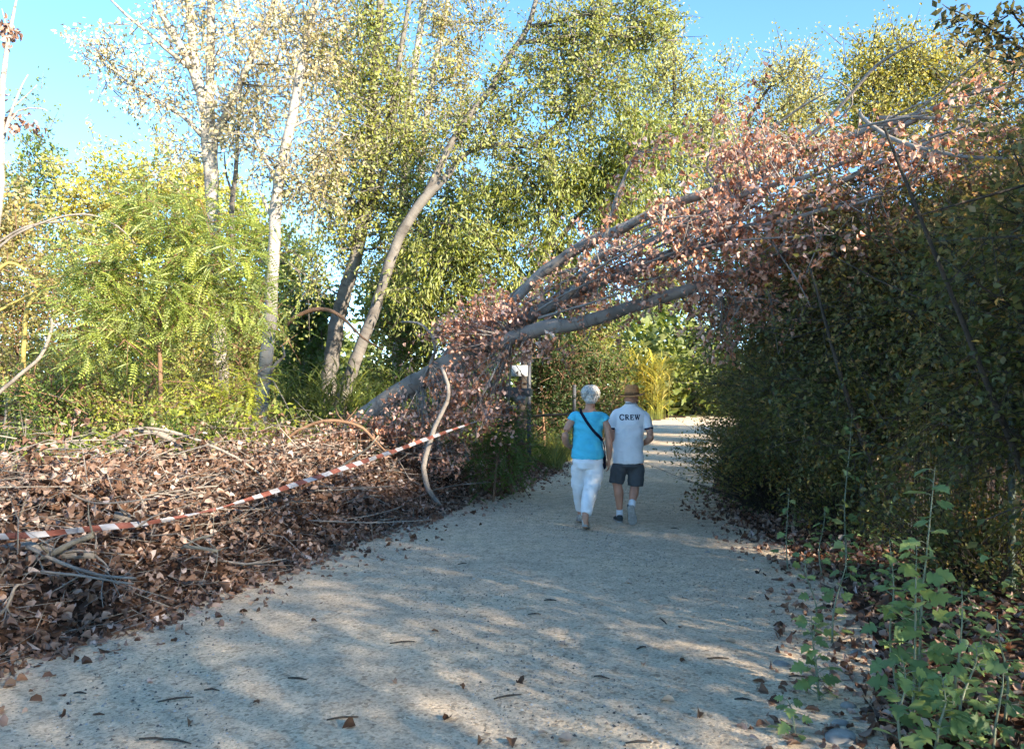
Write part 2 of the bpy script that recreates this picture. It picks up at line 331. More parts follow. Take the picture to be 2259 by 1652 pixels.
def gravel_mat():
    m, nt, N, L, b = new_mat('compacted_gravel')
    tc = N.new('ShaderNodeTexCoord')
    def nz(s, d=6, r=.55):
        n = N.new('ShaderNodeTexNoise'); n.inputs['Scale'].default_value = s; n.inputs['Detail'].default_value = d; n.inputs['Roughness'].default_value = r; L.new(tc.outputs['Object'], n.inputs['Vector']); return n
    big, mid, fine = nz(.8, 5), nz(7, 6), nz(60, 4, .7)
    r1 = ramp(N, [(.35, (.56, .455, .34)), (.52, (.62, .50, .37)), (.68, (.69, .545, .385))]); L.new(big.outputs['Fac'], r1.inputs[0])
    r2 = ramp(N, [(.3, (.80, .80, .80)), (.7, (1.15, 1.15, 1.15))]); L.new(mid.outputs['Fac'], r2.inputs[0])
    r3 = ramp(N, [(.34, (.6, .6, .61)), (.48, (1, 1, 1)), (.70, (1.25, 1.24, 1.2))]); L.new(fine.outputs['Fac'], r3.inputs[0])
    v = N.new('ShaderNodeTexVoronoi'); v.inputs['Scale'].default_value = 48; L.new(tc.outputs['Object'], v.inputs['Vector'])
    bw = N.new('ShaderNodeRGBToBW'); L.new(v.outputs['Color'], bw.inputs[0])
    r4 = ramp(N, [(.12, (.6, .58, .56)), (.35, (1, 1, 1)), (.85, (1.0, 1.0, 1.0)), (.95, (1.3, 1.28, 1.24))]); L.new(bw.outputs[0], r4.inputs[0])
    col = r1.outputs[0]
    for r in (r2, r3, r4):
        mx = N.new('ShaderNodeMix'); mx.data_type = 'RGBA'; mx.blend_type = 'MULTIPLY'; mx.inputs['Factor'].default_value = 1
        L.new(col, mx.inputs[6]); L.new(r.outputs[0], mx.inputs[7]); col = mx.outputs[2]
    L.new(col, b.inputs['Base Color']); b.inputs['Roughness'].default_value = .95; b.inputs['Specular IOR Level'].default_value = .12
    ad = N.new('ShaderNodeMath'); ad.operation = 'ADD'; L.new(fine.outputs['Fac'], ad.inputs[0]); L.new(mid.outputs['Fac'], ad.inputs[1])
    bp = N.new('ShaderNodeBump'); bp.inputs['Strength'].default_value = .7; bp.inputs['Distance'].default_value = .02; L.new(ad.outputs[0], bp.inputs['Height'])
    bp2 = N.new('ShaderNodeBump'); bp2.inputs['Strength'].default_value = .45; bp2.inputs['Distance'].default_value = .008; bp2.invert = True; L.new(v.outputs['Distance'], bp2.inputs['Height']); L.new(bp.outputs[0], bp2.inputs['Normal']); L.new(bp2.outputs[0], b.inputs['Normal'])
    return m
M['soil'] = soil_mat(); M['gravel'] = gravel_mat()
def grid(xs, ys, zf):
    X, Y = np.meshgrid(xs, ys); V = np.stack([X, Y, zf(X, Y)], -1).reshape(-1, 3)
    nx, ny = len(xs), len(ys); i = (np.arange(ny - 1)[:, None] * nx + np.arange(nx - 1)[None]).ravel()
    return V, np.stack([i, i + 1, i + nx + 1, i + nx], -1)
xs = np.concatenate([-9 - np.geomspace(.3, 190, 26)[::-1], np.arange(-9, 6.5, .13), 6.5 + np.geomspace(.3, 190, 26)])
ys = np.concatenate([-3 - np.geomspace(.3, 60, 14)[::-1], np.arange(-3, 20, .16), 20 + np.geomspace(.3, 330, 34)])
V, F = grid(xs, ys, lambda X, Y: hgt(X, Y))
tag(obj('ground', tri_mesh('ground', V, F, M['soil'], smooth=True)), kind='structure')
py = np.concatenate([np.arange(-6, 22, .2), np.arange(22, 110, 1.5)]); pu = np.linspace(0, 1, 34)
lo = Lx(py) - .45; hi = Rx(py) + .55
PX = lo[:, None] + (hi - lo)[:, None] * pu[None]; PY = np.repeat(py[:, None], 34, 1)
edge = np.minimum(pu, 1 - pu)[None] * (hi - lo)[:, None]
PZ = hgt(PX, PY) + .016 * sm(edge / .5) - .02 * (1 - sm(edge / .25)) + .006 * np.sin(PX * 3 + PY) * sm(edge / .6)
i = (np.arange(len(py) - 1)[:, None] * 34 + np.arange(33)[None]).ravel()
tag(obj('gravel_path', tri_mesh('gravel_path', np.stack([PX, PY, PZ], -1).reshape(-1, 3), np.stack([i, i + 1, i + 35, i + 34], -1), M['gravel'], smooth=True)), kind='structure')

# loose grit on the path, far too many pieces to count
rng = np.random.default_rng(5)
n = 24000
Yg = 2.9 + rng.random(n) ** 1.7 * 11; u = rng.random(n); Xg = Lx(Yg) - .1 + (Rx(Yg) - Lx(Yg) + .3) * u
pos = np.stack([Xg, Yg, hgt(Xg, Yg) + .014], -1)
T_GRIT = (np.array([[-.5, 0, -.1], [.1, -.42, -.1], [.5, .1, -.1], [-.05, .45, -.1], [.02, .02, .38]]), np.array([[0, 1, 4], [1, 2, 4], [2, 3, 4], [3, 0, 4]]))
ax = np.stack([np.cos(u * 999), np.sin(u * 999), 0 * u], -1)
M['grit'] = leaf_mat('grit', [(0, (.07, .06, .055)), (.35, (.16, .14, .125)), (.6, (.30, .28, .26)), (1, (.55, .52, .48))], 0.0, .9, tint=False, back=1, spec=.1)
tag(obj('loose_grit', leaf_mesh('loose_grit', pos, ax, np.tile([0, 0, 1.], (n, 1)), .004 + .018 * rng.random(n) ** 4, rng.random(n), T_GRIT, M['grit'])), 'loose grit and crumbs of bark scattered over the gravel path', 'gravel', kind='stuff')

# ================================================================ dead leaf litter on the bank
def litter_pts(rng, n, ylo, yhi, dlo, dhi, zscale, pw=1.3):
    Y = ylo + rng.random(n) ** pw * (yhi - ylo)
    d = dlo + rng.random(n) * (dhi - dlo)
    X = Lx(Y) - d
    z = hgt(X, Y) + .015 + rng.exponential(zscale, n) * sm(d / .9)
    return np.stack([X, Y, z], -1), d
rng = np.random.default_rng(11)
p1, d1 = litter_pts(rng, 26000, 2.6, 16, .1, 3.5, .085)
p2, d2 = litter_pts(rng, 5200, 2.6, 18, -1.1, .5, .0, 1.2)
keep = rng.random(len(p2)) < np.clip((d2 + 1.1) / 1.35, 0, 1) ** 3
p2 = p2[keep]
p3 = np.stack([0 * p2[:1, 0]] * 3, -1)
Yr = 3.0 + rng.random(5200) ** 1.2 * 10; er = rng.normal(.75, .55, 5200); Xr = Rx(Yr) + er
p3 = np.stack([Xr, Yr, hgt(Xr, Yr) + .012 + .02 * rng.random(5200)], -1)[(er > -.25)]
pf, df = litter_pts(rng, 3000, 14, 30, -.1, 1.2, .03)
pos = np.concatenate([p1, p2, p3, pf]); n = len(pos)
ax = unit(np.concatenate([rng.normal(0, 1, (n, 2)), rng.normal(0, .35, (n, 1))], 1))
nr = rng.normal(0, .55, (n, 3)) + [0, 0, .9]; nr[:len(p1)] += rng.normal(0, .55, (len(p1), 3)); nr *= np.where(rng.random(n) < .5, 1, -1)[:, None]
sz = .032 + .046 * rng.random(n); var = np.clip(rng.beta(1.6, 2.05, n), 0, 1)
litter = empty('leaf_litter', (-2.5, 7, 0), 'drift of curled dry brown poplar leaves covering the bank and path edges', 'leaf litter'); litter['kind'] = 'stuff'
dist = pos[:, 1] + rng.random(n) * .8 + 100 * (np.abs((pos[:, 0] / pos[:, 1]) * FP) > 1120)
order = np.argsort(dist); near = order[:290]; rest = order[290:]
half = rng.random(len(rest)) < .5
third = rng.integers(0, 3, len(rest))
for sel, tm in ((rest[third == 0], T_LIT1), (rest[third == 1], T_LIT2), (rest[third == 2], T_LIT3)):
    o = obj('leaf_drift', leaf_mesh('leaf_drift', pos[sel], ax[sel], nr[sel], sz[sel], var[sel], tm, M['dry']), litter, 'stuff')
# shoots of the brush sticking out of the drift
nS, per = 420, 8
pS, dS = litter_pts(rng, nS, 3.6, 15, .5, 3.4, .10); dirS = unit(rng.normal(0, .8, (nS, 3)) + [0, 0, .55]); LS = (.12 + .26 * rng.random(nS)) * np.where(dS > 2.2, .55, 1); t = .25 + .75 * rng.random((nS, per))
lp = (pS[:, None] + dirS[:, None] * (t * LS[:, None])[..., None] + rng.normal(0, .03, (nS, per, 3))).reshape(-1, 3)
obj('leaf_drift', leaf_mesh('leaf_drift', lp, rng.normal(0, .7, lp.shape) + [0, 0, -.5], rng.normal(0, 1, lp.shape), .04 + .045 * rng.random(len(lp)), np.clip(rng.beta(1.5, 2.2, len(lp)), 0, 1), T_LIT3, M['dry']), litter, 'stuff')
nT = 3800; pT, dT = litter_pts(rng, nT, 3.2, 15, .15, 3.6, .12); aT = unit(np.concatenate([rng.normal(0, 1, (nT, 2)), rng.normal(0, .35, (nT, 1))], 1)) * (.1 + .35 * rng.random((nT, 1)))
mbT = MB(); mbT.add(*twigs(pS, pS + dirS * LS[:, None], np.full(nS, .005), np.full(nS, .0015))); mbT.add(*twigs(pT, pT + aT, .0018 + .0045 * rng.random(nT) ** 2, np.full(nT, .001)))
nL = 330; pL, dL = litter_pts(rng, nL, 3.8, 14, .7, 3.3, .13); aL = unit(np.concatenate([rng.normal(0, 1, (nL, 2)) + [.5, 0], rng.normal(.12, .25, (nL, 1))], 1)) * (.3 + .55 * rng.random((nL, 1))); mL = pL + aL * .5 + rng.normal(0, .05, (nL, 3)) + [0, 0, .04]
mbT.add(*twigs(pL, mL, np.full(nL, .0075), np.full(nL, .0055))); mbT.add(*twigs(mL, pL + aL, np.full(nL, .0055), np.full(nL, .002)))
obj('twig_debris', mbT.mesh('twig_debris', M['bark_dead']), litter, 'stuff')
def single_leaf_meshes(name, tmpls, mat, nv=5):
    out = []
    for k in range(nv):
        out.append(leaf_mesh(name, np.zeros((1, 3)), np.array([[0, 1., 0]]), np.array([[0, 0, 1.]]), [1.0], [(k + .5) / nv], tmpls[k % len(tmpls)], mat))
    return out
DRY1 = single_leaf_meshes('dry_leaf', [T_LIT1, T_LIT2, T_CURL], M['dry'], 6)
def place_leaf(name, me, p, a, nrm, s, parent=None):
    o = bpy.data.objects.new(name, me)
    y = unit(a); x = unit(np.cross(y, nrm)); z = np.cross(x, y)
    mw = Matrix(np.column_stack([x * s, y * s, z * s]).tolist()).to_4x4(); mw.translation = Vector([float(c) for c in p])
    link(o, parent); o.matrix_basis = mw
    return o
for k in near: place_leaf('dry_leaf', DRY1[rng.integers(6)], pos[k], ax[k], nr[k], sz[k], litter)

# ================================================================ trees
def limb_world(pts, Y, w):
    """pts [(x,y) or (x,y,Y)] in picture units at depth Y, w widths in the same units"""
    W = np.array([P(p[0], p[1], p[2] if len(p) > 2 else Y) for p in pts])
    ys_ = W[:, 1]; ww = np.interp(np.linspace(0, 1, len(W)), np.linspace(0, 1, len(w)), w)
    return W, ww / 2 * ys_ / FP
def to_ground(W, r):
    """carry the foot of a trunk down into the soil"""
    h = float(hgt(W[0, 0], W[0, 1]))
    if W[0, 2] > h + .02:
        d = W[0] - W[1]; k = min(.25, abs(d[0]) / max(.2, abs(d[2]))) * (1 if d[0] > 0 else -1)
        f = np.array([W[0, 0] + k * (W[0, 2] - h), W[0, 1], h - .1]); W = np.vstack([f, W]); r = np.concatenate([[r[0] * 1.15], r])
    return W, r
def tree(name, label, cat, group, base, limbs, Y, blobs, leaf, tint, seed, tmpl=T_SIMPLE, barkm='bark_white', size=.06, per=14,
         tw=.45, spread=.09, droop=.25, flat=.35, lift=.1, shell=.55, lumps=.25, twig=True, mat='leaf', sides=9, depth=1.0):
    """limbs [(pts, widths)] first is the trunk; blobs [(x,y,rx,ry,leaves[,Y])]"""
    rng = np.random.default_rng(seed)
    b = P(*base, Y) if len(base) == 2 else np.array(base)
    root = empty(name, b, label, cat, group); LP = []
    for k, (pts, w) in enumerate(limbs):
        W, r = limb_world(pts, Y, w)
        if k == 0 and name != 'overhanging_bough': W, r = to_ground(W, r); root.location = W[0] + [0, 0, .1]
        mb = MB(); mb.tube(W, r, sides, max(.12, Y * .012), .05, rng); LP.append(catmull(W, list(r), .3)[0])
        obj('trunk' if k == 0 else 'limb', mb.mesh('limb', M[barkm]), root)
    acc = [[], [], [], []]; TA, TB = [], []; mb = MB(); nb = 0
    LPa = np.concatenate(LP) if LP else b[None]
    for bl in blobs:
        x, y, rx, ry, nl = bl[:5]; yy = bl[5] if len(bl) > 5 else Y
        c = P(x, y, yy); r = np.array([rx * yy / FP, min(rx, ry) * yy / FP * depth, ry * yy / FP])
        per2 = per + 5; ncl = max(3, int(nl * 1.1 / per2))
        p, a, nn, v, A, B = clump_leaves(rng, c, r, ncl, per2, tw, spread * .8, droop, flat, lift, shell, lumps)
        for q, z in zip(acc, (p, a, nn, v)): q.append(z)
        TA.append(A); TB.append(B)
        j = np.argmin(np.linalg.norm(LPa - c, axis=1) + np.maximum(0, LPa[:, 2] - c[2]) * 1.0); s = LPa[j]
        if np.linalg.norm(s - c) > .25:
            midp = (s + c) / 2 + rng.normal(0, .08, 3) * np.linalg.norm(s - c); rr = min(.05, .012 + .014 * np.linalg.norm(s - c))
            mb.tube([s, midp, c, c + (c - s) * .2], [rr, rr * .75, rr * .45, rr * .2], 5, .35, .1, rng); nb += 1
    if blobs:
        p, a, nn, v = [np.concatenate(q) for q in acc]
        sz = size * (.7 + .6 * rng.random(len(p)))
        cr = obj('crown', leaf_mesh('crown', p, a, nn, sz, v, tmpl, M[mat]), root, 'stuff'); cr.color = (*tint, 1)
        if twig:
            A = np.concatenate(TA); B = np.concatenate(TB); mb.add(*twigs(A, B, .004 + .0006 * Y * np.ones(len(A)), .002 * np.ones(len(A))))
        if mb.n: obj('twig_growth', mb.mesh('twig_growth', M[barkm if barkm != 'bark_white' else 'bark_grey']), root, 'stuff')
    return root

# --- left: white poplars
tree('poplar_tree', 'pale forked poplar with twin white stems and sparse silvery leaves, left of the leaning one', 'tree', 'standing poplars', (490, 945), [
    ([(492, 960), (486, 800), (476, 600), (468, 440), (459, 340), (452, 250), (436, 170), (424, 90), (412, -70)], [36, 33, 31, 29, 27, 23, 20, 18, 14]),
    ([(470, 420), (468, 320), (463, 230), (465, 120), (466, -80)], [25, 23, 20, 18, 14]),
    ([(438, 200), (418, 140), (385, 80), (352, 20), (335, -60)], [19, 18, 16, 14, 11]),
    ([(474, 310), (500, 250), (545, 150), (585, 60), (620, -40)], [19, 17, 15, 13, 10]),
    ([(446, 300), (400, 255), (350, 225), (300, 195), (240, 145), (205, 120)], [11, 9, 8, 6, 4, 2]),
    ([(420, 150), (380, 120), (330, 75), (280, 35), (225, -20)], [11, 9, 8, 6, 3]),
    ], 16, [(232, 130, 42, 60, 520), (300, 200, 40, 40, 260), (345, 215, 60, 75, 420), (390, 130, 60, 110, 560), (330, 40, 70, 60, 160), (500, 60, 80, 100, 800), (560, 180, 80, 110, 1100),
            (520, 280, 60, 60, 700), (600, 60, 70, 90, 900), (420, 10, 60, 60, 600), (400, 330, 60, 60, 420), (660, 190, 50, 110, 800), (180, 90, 22, 45, 90)],
    None, (.50, .42, .37), 21, size=.085, per=8, tw=.5, spread=.13, droop=.5, flat=.0, shell=.6)
tree('poplar_tree', 'tall slender grey-white poplar leaning right, nearest of the left-hand trunks', 'tree', 'standing poplars', (572, 945), [
    ([(570, 960), (580, 850), (592, 740), (602, 600), (607, 470), (616, 390), (640, 280), (658, 180), (676, 90), (712, -60)], [33, 31, 29, 27, 26, 24, 22, 20, 18, 15]),
    ([(611, 410), (590, 360), (565, 310), (560, 260)], [10, 8, 6, 3]),
    ([(642, 285), (670, 268), (705, 265), (745, 290), (775, 300)], [8, 6, 5, 4, 2]),
    ([(606, 500), (585, 450), (560, 400)], [8, 6, 3]),
    ], 14, [(720, 330, 50, 70, 700), (560, 300, 50, 60, 420), (700, 120, 55, 120, 900), (640, 60, 60, 60, 400), (690, 420, 45, 60, 520), (600, 380, 50, 45, 300), (740, 40, 40, 80, 400)],
    None, (.33, .27, .19), 22, size=.075, per=8, tw=.5, spread=.12, droop=.5, flat=.0, shell=.6)
tree('poplar_tree', 'thin dark bare stem between the twin poplar and the leaning one', 'tree', 'standing poplars', (512, 700),
     [([(508, 760), (512, 600), (512, 450), (520, 380), (528, 250), (545, 200)], [13, 12, 11, 10, 7, 3]), ([(515, 430), (500, 390), (494, 330)], [6, 5, 2])], 17, [(545, 210, 40, 60, 420), (520, 300, 30, 50, 250)],
     None, (.36, .24, .16), 23, barkm='bark_grey', size=.08, per=8, droop=.5, flat=0.)
tree('ivy_tree', 'dark trunked poplar thick with olive leaves from base to top of picture', 'tree', 'standing poplars', (722, 840), [
    ([(722, 870), (745, 700), (770, 620), (795, 520), (815, 380), (822, 220), (836, 60), (845, -60)], [36, 33, 31, 29, 26, 22, 18, 14]),
    ([(800, 500), (845, 390), (858, 280), (880, 140), (910, -40)], [20, 17, 15, 12, 9]),
    ([(800, 480), (750, 400), (735, 330)], [12, 9, 5])],
    17, [(800, 60, 70, 80, 2300), (790, 180, 65, 85, 2300), (810, 300, 75, 85, 2500), (765, 400, 75, 65, 1500), (845, 430, 65, 65, 1500), (770, 480, 40, 50, 1300), (870, 200, 45, 80, 1500), (880, 330, 45, 70, 1700), (720, 360, 35, 50, 800), (730, 120, 30, 80, 700), (690, 620, 40, 60, 700), (700, 440, 40, 60, 700), (850, 510, 50, 45, 1100), (900, 440, 40, 60, 900), (760, 560, 34, 34, 500), (880, 560, 40, 40, 700)],
    None, (.26, .275, .085), 24, barkm='bark_grey', size=.08, per=14, tw=.8, spread=.12, droop=.4, flat=.1, shell=.6, lumps=.4)
tree('poplar_tree', 'white forked poplar rising behind the olive-leaved tree', 'tree', 'standing poplars', (900, 700), [
    ([(880, 720), (888, 500), (900, 300), (912, 180), (925, 80), (945, -60)], [22, 20, 18, 16, 14, 12]),
    ([(930, 330), (942, 250), (960, 140), (985, 20), (995, -60)], [15, 14, 12, 10, 8]),
    ([(915, 330), (930, 360), (925, 420)], [13, 15, 16])],
    20, [(985, 190, 50, 90, 1500), (1000, 90, 55, 70, 1100), (940, 330, 60, 60, 1500), (1060, 50, 55, 40, 700), (960, 20, 60, 50, 800), (1020, 260, 40, 60, 900), (890, 250, 40, 100, 1300)],
    None, (.30, .26, .12), 25, size=.08, per=10, tw=.5, droop=.4, flat=.05)
tree('poplar_tree', 'grey poplar bent sharply to the right with a long horizontal limb', 'tree', 'standing poplars', (755, 880), [
    ([(748, 905), (775, 820), (805, 740), (835, 660), (860, 580), (885, 515), (935, 440), (980, 395), (1020, 345), (1060, 325), (1110, 320), (1165, 328)], [31, 28, 26, 24, 23, 23, 22, 16, 12, 10, 8, 4]),
    ([(930, 450), (975, 360), (1005, 300), (1050, 235), (1085, 195), (1120, 130), (1165, 60), (1190, -30)], [20, 17, 15, 15, 14, 13, 12, 9]),
    ([(872, 560), (880, 520), (905, 480)], [14, 13, 8]),
    ([(1055, 326), (1075, 285), (1085, 245)], [7, 6, 3])],
    15.5, [(1090, 290, 70, 50, 1300), (1190, 340, 80, 50, 1500), (1000, 300, 50, 50, 800), (1140, 190, 60, 70, 1300), (1230, 110, 70, 80, 2200), (1320, 60, 80, 70, 2300), (1400, 40, 70, 60, 1500), (1260, 230, 80, 60, 2000), (1330, 180, 70, 70, 1800), (1440, 90, 40, 40, 500)],
    None, (.23, .245, .08), 26, barkm='bark_grey', size=.075, per=12, tw=.5, droop=.5, flat=.1)
tree('broadleaf_tree', 'shaded green tree filling the gap behind the bent poplar', 'tree', 'trees behind the fallen trunk', (950, 900), [
    ([(950, 920), (945, 700), (960, 520), (990, 420)], [18, 15, 10, 5])],
    20, [(930, 520, 60, 60, 1500), (1000, 450, 70, 50, 1500), (1080, 410, 70, 50, 1300), (900, 600, 50, 60, 1200), (1000, 560, 70, 60, 1300), (880, 690, 60, 60, 1300), (1140, 480, 60, 50, 800)],
    None, (.16, .18, .05), 33, barkm='bark_grey', size=.09, per=12, tw=.6, spread=.12, droop=.5, flat=.1, lumps=.35)
# --- centre: drooping broadleaf and far poplars
tree('broadleaf_tree', 'dense green broadleaf tree with drooping leaves above the fallen trunk', 'tree', 'trees behind the fallen trunk', (1180, 900), [
    ([(1150, 930), (1165, 760), (1190, 600), (1230, 470), (1260, 350)], [26, 24, 20, 15, 8]),
    ([(1180, 640), (1110, 560), (1040, 510), (960, 490)], [13, 11, 8, 4]),
    ([(1205, 560), (1300, 450), (1370, 370), (1410, 330)], [13, 11, 8, 4]),
    ([(1230, 480), (1170, 400), (1130, 370)], [10, 8, 4])],
    16, [(1230, 420, 110, 70, 2600), (1330, 380, 110, 90, 3200), (1420, 330, 80, 90, 2300), (1100, 470, 90, 60, 1600), (1050, 570, 100, 70, 2200), (1200, 560, 90, 70, 1700), (960, 560, 80, 70, 1500), (1010, 660, 90, 60, 2100), (1350, 490, 90, 60, 1900), (1120, 660, 70, 60, 1400), (930, 650, 70, 70, 1500)],
    None, (.21, .23, .055), 27, tmpl=T_NARROW, barkm='bark_dark', size=.125, per=16, tw=.55, spread=.11, droop=1.1, flat=.1, lumps=.35)
tree('poplar_tree', 'feathery pale green poplar rising behind the drooping broadleaf tree', 'tree', 'trees behind the fallen trunk', (1480, 800), [
    ([(1530, 850), (1515, 500), (1490, 250), (1485, 90)], [12, 11, 8, 4]), ([(1500, 420), (1570, 280), (1600, 200)], [9, 6, 3])],
    60, [(1470, 200, 80, 110, 4200), (1500, 350, 110, 110, 4600), (1570, 300, 60, 110, 2800), (1480, 90, 40, 60, 900), (1600, 190, 30, 70, 700), (1420, 460, 100, 90, 3000), (1560, 460, 90, 70, 2200)],
    None, (.30, .30, .13), 28, barkm='bark_dark', size=.25, per=12, tw=1.7, spread=.42, droop=.3, flat=.0, lift=.5)
tree('poplar_tree', 'wispy wind-swept poplar top leaning right against the blue sky', 'tree', 'trees behind the fallen trunk', (1640, 800), [
    ([(1600, 850), (1610, 500), (1640, 300), (1700, 190), (1780, 120)], [9, 9, 8, 6, 3]), ([(1630, 330), (1720, 240), (1810, 150)], [6, 5, 2])],
    85, [(1740, 170, 60, 50, 1500), (1700, 270, 90, 60, 2400), (1780, 220, 45, 70, 1300), (1640, 360, 90, 60, 2200), (1760, 330, 90, 50, 2000)],
    None, (.32, .29, .14), 29, barkm='bark_dark', size=.35, per=12, tw=2.8, spread=.5, droop=.2, flat=.0, lift=.4)
tree('poplar_tree', 'broad yellow-green poplar crown above the hedge at upper right', 'tree', 'trees behind the fallen trunk', (1960, 800), [
    ([(1960, 850), (1960, 500), (1950, 250), (1960, 110)], [20, 16, 10, 4])],
    24, [(1900, 200, 45, 90, 2200), (1990, 150, 60, 80, 2800), (1960, 280, 100, 70, 3000), (2060, 180, 70, 70, 2400), (2130, 200, 90, 80, 2600), (1920, 110, 25, 40, 400), (2100, 300, 90, 70, 1800)],
    None, (.30, .27, .07), 30, barkm='bark_dark', size=.11, per=12, tw=.7, spread=.16, droop=.3, flat=.05, lift=.3)
# --- left edge: dead tree
tree('dead_tree', 'pale bare dead tree with a few pink-brown leaves at the far left edge', 'tree', None, (-14, 600), [
    ([(-40, 800), (-18, 560), (-2, 420), (2, 300), (6, 180), (24, 60), (40, -20)], [24, 22, 19, 16, 12, 8, 3]),
    ([(2, 330), (20, 260), (48, 190), (62, 165)], [8, 6, 4, 2]), ([(4, 300), (40, 245), (90, 240), (105, 246)], [6, 4, 3, 1]), ([(-2, 230), (10, 140), (20, 90), (4, 20)], [6, 4, 3, 2]),
    ([(14, 250), (60, 210), (82, 188)], [4, 3, 2])],
    9, [(14, 65, 16, 20, 40), (30, 85, 16, 16, 30), (3, 240, 12, 40, 70), (60, 270, 18, 20, 34), (8, 50, 10, 14, 24)],
    None, (1.1, 1.0, .95), 31, tmpl=T_CURL, size=.06, per=5, tw=.12, spread=.04, droop=1, flat=0, mat='dry')
# ================================================================ thickets and background trees
def bush(name, label, x, ytop, ybase, w, Y, tint, n, seed, size=.13, tmpl=T_SIMPLE, group='thicket in the wood on the left', cat='shrub', barkm='bark_brown', droop=.3, flat=.2, per=12, lift=.25, shell=.5, mat='leaf'):
    rng = np.random.default_rng(seed); h = ybase - ytop; bl = []
    m = 7
    for k in range(m):
        t = (k + .5) / m; yy = ybase - h * (.12 + .8 * t)
        ww = w * (.42 - .18 * t) * (.8 + .4 * rng.random())
        bl.append((x + rng.normal(0, w * .13), yy, ww, h * .17 * (.8 + .5 * rng.random()), n / m, Y + rng.normal(0, .3)))
    for k in range(4):
        a = rng.random(); bl.append((x + w * (a - .5) * .8, ytop + h * .08 + h * .25 * rng.random(), w * .12, h * .10, n * .05, Y))
    lm = [([(x, ybase + 8), (x + rng.normal(0, w * .05), ybase - h * .4), (x + rng.normal(0, w * .1), ytop + h * .15)], [max(4, 900 / Y * .16), 900 / Y * .1, 2])]
    return tree(name, label, cat, group, (x, ybase), lm, Y, bl, None, tint, seed, tmpl=tmpl, barkm=barkm, size=size, per=per, tw=.5 * Y / 18, spread=.1 * Y / 18, droop=droop, flat=flat, lift=lift, shell=shell, sides=6, mat=mat)
LIME, OLIVE, DEEP, TAN, YEL = (.30, .33, .06), (.21, .20, .06), (.07, .11, .03), (.30, .24, .11), (.37, .33, .07)
far = [  # x, ytop, ybase, w, Y, tint, n, label
    (90, 285, 940, 190, 30, (.12, .16, .05), 4200, 'dark green tree top standing highest at the left skyline'),
    (190, 330, 940, 230, 27, YEL, 5200, 'yellow-green tree lit by sun below the left skyline'),
    (310, 325, 940, 220, 29, LIME, 5200, 'lime green tree left of the twin white stems'),
    (420, 335, 940, 200, 27, YEL, 4600, 'sunlit lime tree directly behind the twin white stems'),
    (545, 390, 940, 200, 28, LIME, 4600, 'pale lime tree seen between the two white poplars'),
    (10, 400, 940, 200, 24, TAN, 3600, 'tan and green shrub mass at the left picture edge'),
    (640, 520, 930, 150, 26, (.24, .27, .08), 3600, 'low pale green tree right of the leaning poplar under open sky'),
    (700, 640, 930, 130, 23, DEEP, 2600, 'dark shrub behind the foot of the olive-leaved tree'),
    (860, 600, 930, 150, 24, (.20, .22, .06), 3000, 'yellow-green shrub glimpsed right of the bent poplar trunk'),
    (1270, 560, 920, 230, 33, (.12, .15, .04), 5200, 'shadowed tree mass closing the view over the path'),
    (1490, 560, 900, 260, 82, OLIVE, 4600, 'olive tree at the far end of the path'),
    (1650, 480, 900, 300, 30, (.10, .14, .04), 5200, 'dark green tree behind the tip of the hedge'),
    (1800, 400, 900, 300, 32, (.12, .15, .05), 4600, 'green tree hidden behind the middle of the hedge'),
    (2050, 330, 900, 360, 28, (.10, .13, .04), 4600, 'green tree hidden behind the right end of the hedge'),
    (2230, 330, 900, 300, 24, (.12, .14, .04), 3600, 'green tree at the right edge behind the hedge'),
]
for k, (x, yt, yb, w, Y, ti, n, lab) in enumerate(far):
    bush('broadleaf_tree', lab, x, yt, yb, w, Y, ti, int(n * 1.25), 100 + k, size=.155 * max(1, Y / 30), group='trees at the back of the scene', cat='tree', barkm='bark_grey')
mid = [
    (40, 520, 1020, 200, 15, (.22, .20, .07), 3200, 'tangled tan-green shrub at the left edge under the dead tree'),
    (210, 600, 1010, 230, 15.5, (.21, .21, .07), 3600, 'dull olive shrub left of the feathery green tree'),
    (400, 640, 1010, 240, 15, (.24, .24, .08), 3800, 'small-leaved tan shrub behind the brown stem'),
    (540, 660, 980, 180, 16.5, (.17, .19, .06), 3000, 'olive shrub between the two white poplar trunks'),
    (120, 820, 1060, 240, 12.2, (.15, .20, .05), 2600, 'low green shrub behind the brush pile at far left'),
    (300, 860, 1060, 220, 12.0, (.23, .25, .05), 2600, 'low bright shrub behind the brush pile, left of the brown stem'),
    (460, 850, 1040, 200, 12.5, (.28, .29, .05), 2600, 'low lime shrub behind the arched grey branch'),
    (950, 680, 930, 190, 18, (.07, .11, .035), 3600, 'dark green bush behind the raised fallen trunk'),
    (1060, 690, 940, 180, 18, (.06, .10, .03), 3200, 'dark leafy bush under the fork of the fallen trunk'),
    (1200, 760, 960, 190, 19, (.035, .06, .02), 3600, 'deep shaded bush left of the woman with white hair'),
    (1310, 780, 950, 170, 26, (.07, .10, .03), 3200, 'dark bush right behind the heads of the couple'),
    (1300, 690, 880, 120, 30, (.2, .21, .06), 2400, 'sunlit leafy bush above the couple beyond the fallen trunk'),
    (1500, 870, 918, 90, 62, (.12, .15, .045), 2000, 'low green bush at the left side of the path bend'),
    (1570, 800, 915, 120, 78, (.26, .32, .06), 2200, 'bright green bush at the bend beside the hedge'),
    (1125, 950, 1080, 90, 12.2, (.10, .14, .04), 1100, 'small dark green plant at the foot of the brush pile by the path'),
]
for k, (x, yt, yb, w, Y, ti, n, lab) in enumerate(mid):
    bush('thicket_shrub', lab, x, yt, yb, w, Y, ti, int(n * 1.3), 140 + k, size=.052 * Y / 12)
rng = np.random.default_rng(160); n = 26000
